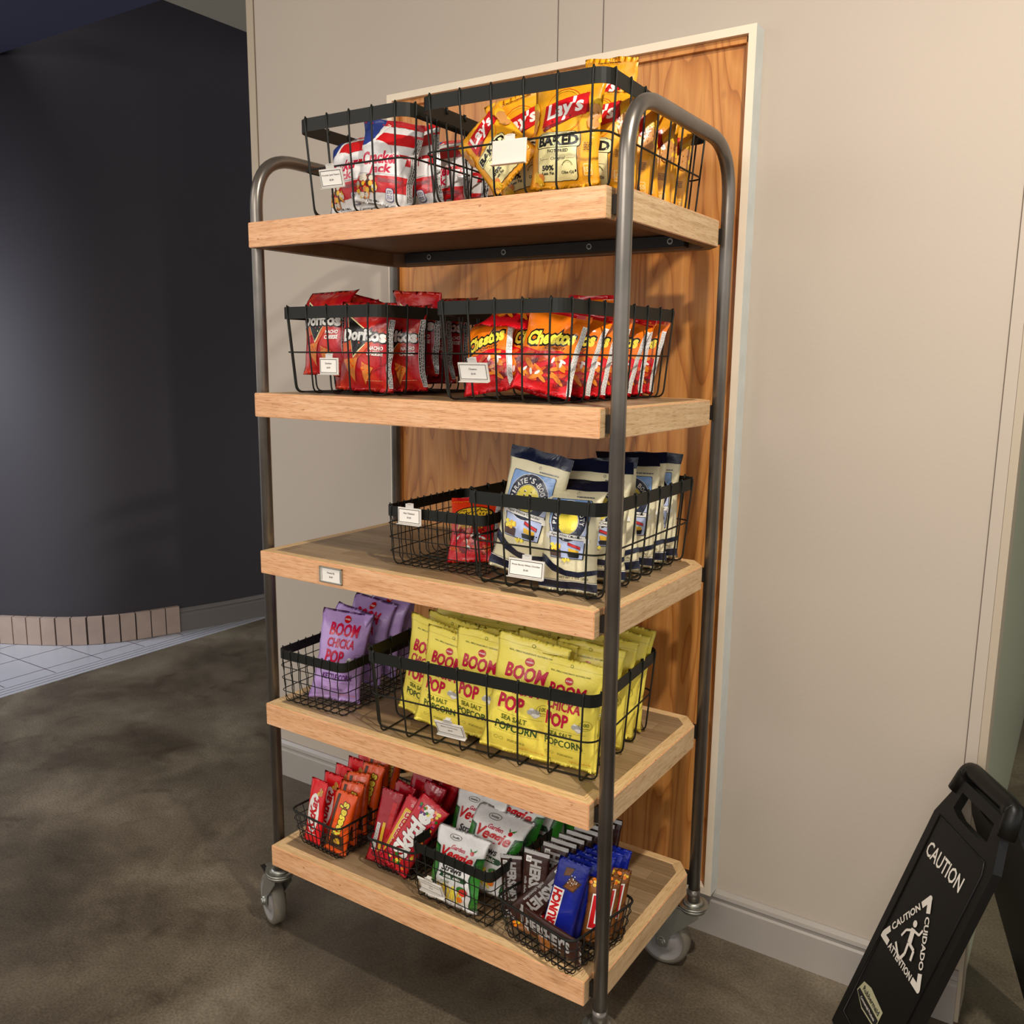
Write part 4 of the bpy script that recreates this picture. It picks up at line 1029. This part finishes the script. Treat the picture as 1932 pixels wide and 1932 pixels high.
stock(Z3, 'cream cheddar puff bags', [
 ('booty', 0, .664, .085, 2, 5, -9, .006, 'tallest cream cheddar puff bag leaning at the basket front with navy top', .98),
 ('booty', 1, .782, .070, 8, 8, 0, 0, 'cream cheddar puff bag at the front corner behind the steel tube', .84),
 ('booty', 2, .722, .140, 2, 30, 3, .030, 'cream cheddar puff bag tipped back behind the front pair'),
 ('booty', 2, .783, .165, 30, 4, -3, -.02, 'cream cheddar puff bag second along the right basket side'),
 ('booty', 0, .783, .235, 24, 8, 4, -.03, 'cream cheddar puff bag third along the basket side'),
 ('booty', 1, .781, .305, 34, 2, -3, -.02, 'cream cheddar puff bag fourth along the side, word BOOTY visible'),
 ('booty', 2, .779, .370, 20, 2, 2, -.03, 'cream cheddar puff bag fifth along the basket side'),
 ('booty', 0, .782, .425, 26, 0, 0, -.03, 'cream cheddar puff bag deepest, against the pine panel'),
])
stock(Z3, None, [('hot', 0, .505, .150, 20, 30, 4, .0, 'lone flame orange hot puff bag inside the fine wire basket', .86)])
stock(Z2, 'front yellow popcorn bags', [
 ('boom', 0, .398, .112, 0, 4, -8, 0, 'yellow popcorn bag at the far end of the front row', .87),
 ('boom', 1, .468, .088, 6, 3, -8, 0, 'yellow popcorn bag second in the front row, set lower', .85),
 ('boom', 2, .560, .092, 6, 2, -5, .006, 'yellow popcorn bag in the front row directly behind the price card', .89),
 ('boom', 0, .668, .070, 16, 3, -9, 0, 'yellow popcorn bag tallest in the front row, beside the card', .94),
 ('boom', 1, .772, .096, 6, 0, -3, 0, 'yellow popcorn bag low at the front corner beside the steel tube', .86),
])
stock(Z2, 'rear yellow popcorn bags', [('boom', (i * 2 + j) % 3, x, y, rg_[0], rg_[1], rg_[2], 0, 'yellow popcorn bag in the %s row, %s from the purple bag basket' % (('second', 'third', 'fourth')[i], ('first', 'second', 'third', 'fourth')[j])) for i, (y, xs) in enumerate(((.150, (.435, .515, .595, .675)), (.215, (.43, .54, .65)), (.275, (.41, .50, .59, .67)))) for j, x in enumerate(xs) for rg_ in [((i * 7 + j * 5) % 11 - 5, 2, (i * 5 + j * 3) % 9 - 4)]])
stock(Z2, 'side yellow popcorn bags', [
 ('boom', 2, .765, .160, 14, 2, -5, 0, 'yellow popcorn bag first behind the front corner on the tube side'),
 ('boom', 0, .762, .215, 12, 3, -6, 0, 'yellow popcorn bag second behind the front corner on the tube side'),
 ('boom', 1, .758, .270, 16, 2, -7, 0, 'yellow popcorn bag third behind the front corner on the tube side'),
 ('boom', 2, .752, .325, 10, 0, -6, 0, 'yellow popcorn bag at the rear corner with its foot sticking out'),
])
stock(Z2, 'purple kettle corn bags', [
 ('kettle', 0, .168, .075, 38, 6, -10, -.004, 'purple kettle corn bag in front with crumpled shiny top'),
 ('kettle', 1, .140, .125, -6, 4, -6, 0, 'purple kettle corn bag second, its flat top edge showing behind'),
 ('kettle', 2, .150, .180, 10, 6, -8, .010, 'purple kettle corn bag third with a raised top'),
 ('kettle', 0, .162, .232, 0, 2, -10, .020, 'purple kettle corn bag fourth with its top near the shelf above'),
 ('kettle', 1, .165, .275, 10, -3, -6, .030, 'purple kettle corn bag deepest in its basket'),
])
stock(Z1, 'veggie straw bags', [
 ('veg', 0, .532, .040, 4, 14, -3, -.002, 'front white veggie straw bag with green sides and sea salt banner', .78),
 ('veg', 1, .572, .088, 6, 24, -7, .024, 'white veggie straw bag second from the front'),
 ('veg', 2, .512, .120, -2, 26, 2, .034, 'white veggie straw bag turned a little toward the red candy'),
 ('veg', 0, .580, .150, 8, 28, -9, .050, 'white veggie straw bag fourth, large red lettering visible'),
 ('veg', 1, .606, .225, 6, 22, -8, .050, 'white veggie straw bag fifth from the front'),
 ('veg', 2, .620, .275, 4, 14, -6, .046, 'white veggie straw bag sixth below the shelf above'),
 ('veg', 0, .610, .335, 8, 2, -2, .0, 'white veggie straw bag standing at the rear of the basket'),
 ('veg', 1, .500, .240, 170, -18, 14, .05, 'white veggie straw bag turned around, showing its plain back'),
])
lab = {'kitkat': 'red candy bar with a white oval', 'reese': 'orange candy bar with yellow lettering', 'cherry': 'dark red licorice pack'}
pos = ['frontmost of its file', 'second of its file', 'third of its file', 'fourth of its file', 'fifth of its file', 'sixth of its file', 'seventh of its file', 'rearmost of its file']
for i in range(6):
    stock(Z1, 'red candy bars', [('kitkat', i % 2, .108 + .004 * i, .050 + .036 * i, -6 + (i * 7) % 12, 14, 3 - (i * 5) % 8, .004 + .006 * i, 'red candy bar with a white oval, ' + pos[i])])
for i in range(6):
    stock(Z1, 'orange candy bars', [('reese', i % 2, .186 - .002 * i, .046 + .037 * i, 12 + (i * 5) % 14, 10, -9 + (i * 4) % 9, .002 + .008 * i, 'orange candy bar with yellow lettering, ' + pos[i])])
for i in range(8):
    stock(Z1, 'dark red licorice packs', [('cherry', i % 2, .290 + .052 * (i % 2) + .004 * i, .105 + .024 * i, 8 + (i * 7) % 14, 14, -12 - (i * 5) % 8, .004 + .005 * i, 'dark red licorice pack, ' + pos[i])])
stock(Z1, None, [
 ('cherry', 1, .294, .070, 16, 12, -10, .0, 'dark red licorice pack with a white label strip at the basket front'),
 ('burst', 0, .326, .064, 12, 12, -24, .004, 'red chew pack with an orange lettered stripe, tilted'),
 ('skittles', 0, .352, .058, 14, 12, -30, .0, 'red candy bag with tall white lettering and rainbow dots'),
])
stock(Z1, 'chocolate bars', [
 ('hershey', 0, .714, .075, 8, 5, -1, .006, 'dark brown chocolate bar upright in front, silver lettering whole'),
 ('hershey', 0, .668, .080, 14, 6, 6, .0, 'dark brown chocolate bar at the basket corner, half lettering showing', .84),
 ('hershey', 0, .684, .052, 20, 10, -44, -.004, 'dark brown chocolate bar fallen sideways at the corner'),
 ('hershey', 0, .862, .014, -12, -4, 88, .008, 'dark brown chocolate bar lying along the front wires'),
])
for i in range(8):
    stock(Z1, 'chocolate bars in a leaning stack', [('hershey', 0, .728 + .009 * i, .100 + .0165 * i, 10, 12, -4, .006 + .004 * i, 'dark brown chocolate bar in the leaning stack, ' + pos[i])])
for i in range(6):
    stock(Z1, 'blue crunchy bars', [('crunch', i % 2, .782 + .0085 * i, .055 + .019 * i, 14, 8, -11, .012, 'blue wrapped chocolate bar, ' + pos[i])])
for i in range(3):
    stock(Z1, 'gold brown candy bars', [('gold', i % 2, .848 + .006 * i, .085 + .026 * i, 20, 6, -6, .012, 'gold brown candy bar with red emblem, ' + pos[i])])
stock(Z1, 'gold brown candy bars', [
 ('gold', 1, .800, .020, -20, 78, 70, .018, 'gold brown candy bar lying flat in front of the blue bars'),
 ('gold', 0, .820, .060, 30, 80, 60, .006, 'gold brown candy bar lying lowest in the basket'),
])
# ------------------------------------------------------------------ caution sign (folding A-frame)
sg = empty('caution_sign', (1.417, .625, 0)); tag(sg, 'black plastic folding caution sign standing beside the wall', 'floor sign')
TH = -1.0; U = Vector((math.cos(TH), math.sin(TH), 0)); NN = Vector((U.y, -U.x, 0)); SW, SS, SZ = .235, .215, .600
def spt(a, b, d=0, far=False):
    """a along the ridge 0-1, b down the leaf 0-1, d out from the leaf"""
    s = -1 if far else 1
    dn = (NN * SS * s - Vector((0, 0, SZ))); nr = U.cross(dn).normalized() * s
    if nr.dot(NN * s) < 0: nr = -nr
    return Vector((0, 0, SZ)) + U * (a * SW) + dn * b + nr * d
def leaf(far):
    bm = bmesh.new()
    P = [(.13, .02), (.87, .02), (.90, .08), (1.0, .17), (1.0, 1.0), (.84, 1.0), (.80, .965), (.20, .965), (.16, 1.0), (0, 1.0), (0, .17), (.10, .08)]
    Hh = [(.24, .055), (.76, .055), (.78, .115), (.66, .128), (.34, .128), (.22, .115)]
    n = len(P); m = len(Hh)
    f0 = [bm.verts.new(spt(a, b, .012, far)) for a, b in P]; h0 = [bm.verts.new(spt(a, b, .012, far)) for a, b in Hh]
    f1 = [bm.verts.new(spt(a, b, -.006, far)) for a, b in P]; h1 = [bm.verts.new(spt(a, b, -.006, far)) for a, b in Hh]
    for F0, H0 in ((f0, h0), (f1, h1)):
        es = [bm.edges.new((F0[i], F0[(i + 1) % n])) for i in range(n)] + [bm.edges.new((H0[i], H0[(i + 1) % m])) for i in range(m)]
        bmesh.ops.triangle_fill(bm, use_beauty=True, use_dissolve=False, edges=es)
    for A, B, c in ((f0, f1, n), (h0, h1, m)):
        for i in range(c): bm.faces.new((A[i], A[(i + 1) % c], B[(i + 1) % c], B[i]))
    bmesh.ops.recalc_face_normals(bm, faces=bm.faces[:])
    return bm
lf = obj('front_leaf', leaf(False), 'black_plastic', sg)
obj('rear_leaf', leaf(True), 'black_plastic', sg)
bm = bmesh.new()
q = [spt(.10, .165, .0125), spt(.86, .165, .0125), spt(.90, .20, .0125), spt(.90, .93, .0125), spt(.10, .93, .0125)]
tube(bm, q, .0022, 6, True); obj('raised_edge', bm, 'black_plastic_edge', lf)
bm = bmesh.new(); tube(bm, fillet([spt(.10, .07, .004), spt(.14, .0, .0) + Vector((0, 0, .012)), spt(.86, 0, 0) + Vector((0, 0, .012)), spt(.90, .07, .004)], .02, 5), .017, 14)
for a_ in (.17, .83): cyl(bm, spt(a_ - .04, 0, 0) + Vector((0, 0, .004)), U, .020, .018, 18)
obj('handle', bm, 'black_plastic', sg)
a = Art('black_plastic')
LH = math.hypot(SS, SZ)
a.text('sign_print', 'CAUTION', -.012, -.175, .142, .032, bold=.015)
bm = bmesh.new(); slots = ['black_plastic']
flat_art(bm, a, lambda u_, v_, l: spt(.5 + u_ / SW, -v_ / LH, .0126 + l * .3), slots); obj('warning_word', bm, slots, lf)
a = Art('black_plastic')
# triangle emblem with three warning words and a slipping figure
tc = (-.004, -.345); tr = .098
cs = [(tc[0] + tr * math.cos(t_), tc[1] + tr * math.sin(t_)) for t_ in (PI / 2, PI / 2 + 2 * PI / 3, PI / 2 + 4 * PI / 3)]
for i, wd in enumerate(('CAUTION', 'ATTENTION', 'CUIDADO')):
    A = Vector(cs[i]); B = Vector(cs[(i + 1) % 3]); d = (B - A).normalized(); ang = math.atan2(d.y, d.x); nn_ = Vector((-d.y, d.x)) * .0
    t_ = .013
    pn_ = Vector((-d.y, d.x)) * t_ / 2
    for s0, s1 in ((0, .17), (.83, 1.0)):
        p = A.lerp(B, s0); q_ = A.lerp(B, s1); a.poly('sign_print', [tuple(p - pn_), tuple(q_ - pn_), tuple(q_ + pn_), tuple(p + pn_)])
    a.poly('sign_print', ell(A.x, A.y, t_ / 2, t_ / 2, 14))
    m_ = A.lerp(B, .5)
    if i == 0: a.text('sign_print', wd, m_.x, m_.y, .100, .015, rot=ang + PI, bold=.03)
    elif i == 1: a.text('sign_print', wd, m_.x, m_.y, .104, .015, rot=ang, bold=.03)
    else: a.text('sign_print', wd, m_.x, m_.y, .100, .015, rot=ang + PI, bold=.03)
def limb(P, w0):
    for i in range(len(P) - 1):
        p = Vector(P[i]) + Vector(tc); q_ = Vector(P[i + 1]) + Vector(tc); d = (q_ - p).normalized(); s = Vector((-d.y, d.x)) * w0 / 2
        a.poly('sign_print', [tuple(p - s), tuple(q_ - s), tuple(q_ + s), tuple(p + s)])
a.poly('sign_print', ell(tc[0] - .006, tc[1] + .034, .007, .007, 16))
limb([(-.004, .024), (.004, -.004)], .014); limb([(-.002, .022), (-.022, .008), (-.028, -.010)], .005); limb([(0, .022), (.020, .026), (.024, .040)], .005)
limb([(.002, -.004), (.026, -.006), (.030, -.026)], .007); limb([(.002, -.006), (.006, -.028), (.0, -.044)], .007); limb([(-.034, -.030), (-.004, -.048)], .006)
bm = bmesh.new(); slots = ['black_plastic']
flat_art(bm, a, lambda u_, v_, l: spt(.5 + u_ / SW, -v_ / LH, .0126 + l * .3), slots); bmesh.ops.triangulate(bm, faces=[f for f in bm.faces if len(f.verts) > 4]); obj('warning_emblem', bm, slots, lf)
a = Art('sign_badge'); a.poly('sign_badge', [(-.085, -.530), (-.075, -.502), (-.045, -.494), (.02, -.500), (.02, -.540), (-.045, -.545)]); a.poly('ink', [(-.082, -.530), (-.079, -.521), (.018, -.521), (.018, -.537), (-.046, -.542)]); a.text('ink', 'Rubbermaid', -.028, -.511, .080, .011, bold=.03); a.text('sign_print', 'Commercial Products', -.028, -.530, .070, .006, bold=.02)
bm = bmesh.new(); slots = ['black_plastic']; flat_art(bm, a, lambda u_, v_, l: spt(.5 + u_ / SW, -v_ / LH, .0126 + l * .3), slots); bmesh.ops.triangulate(bm, faces=[f for f in bm.faces if len(f.verts) > 4]); obj('badge', bm, slots, lf)
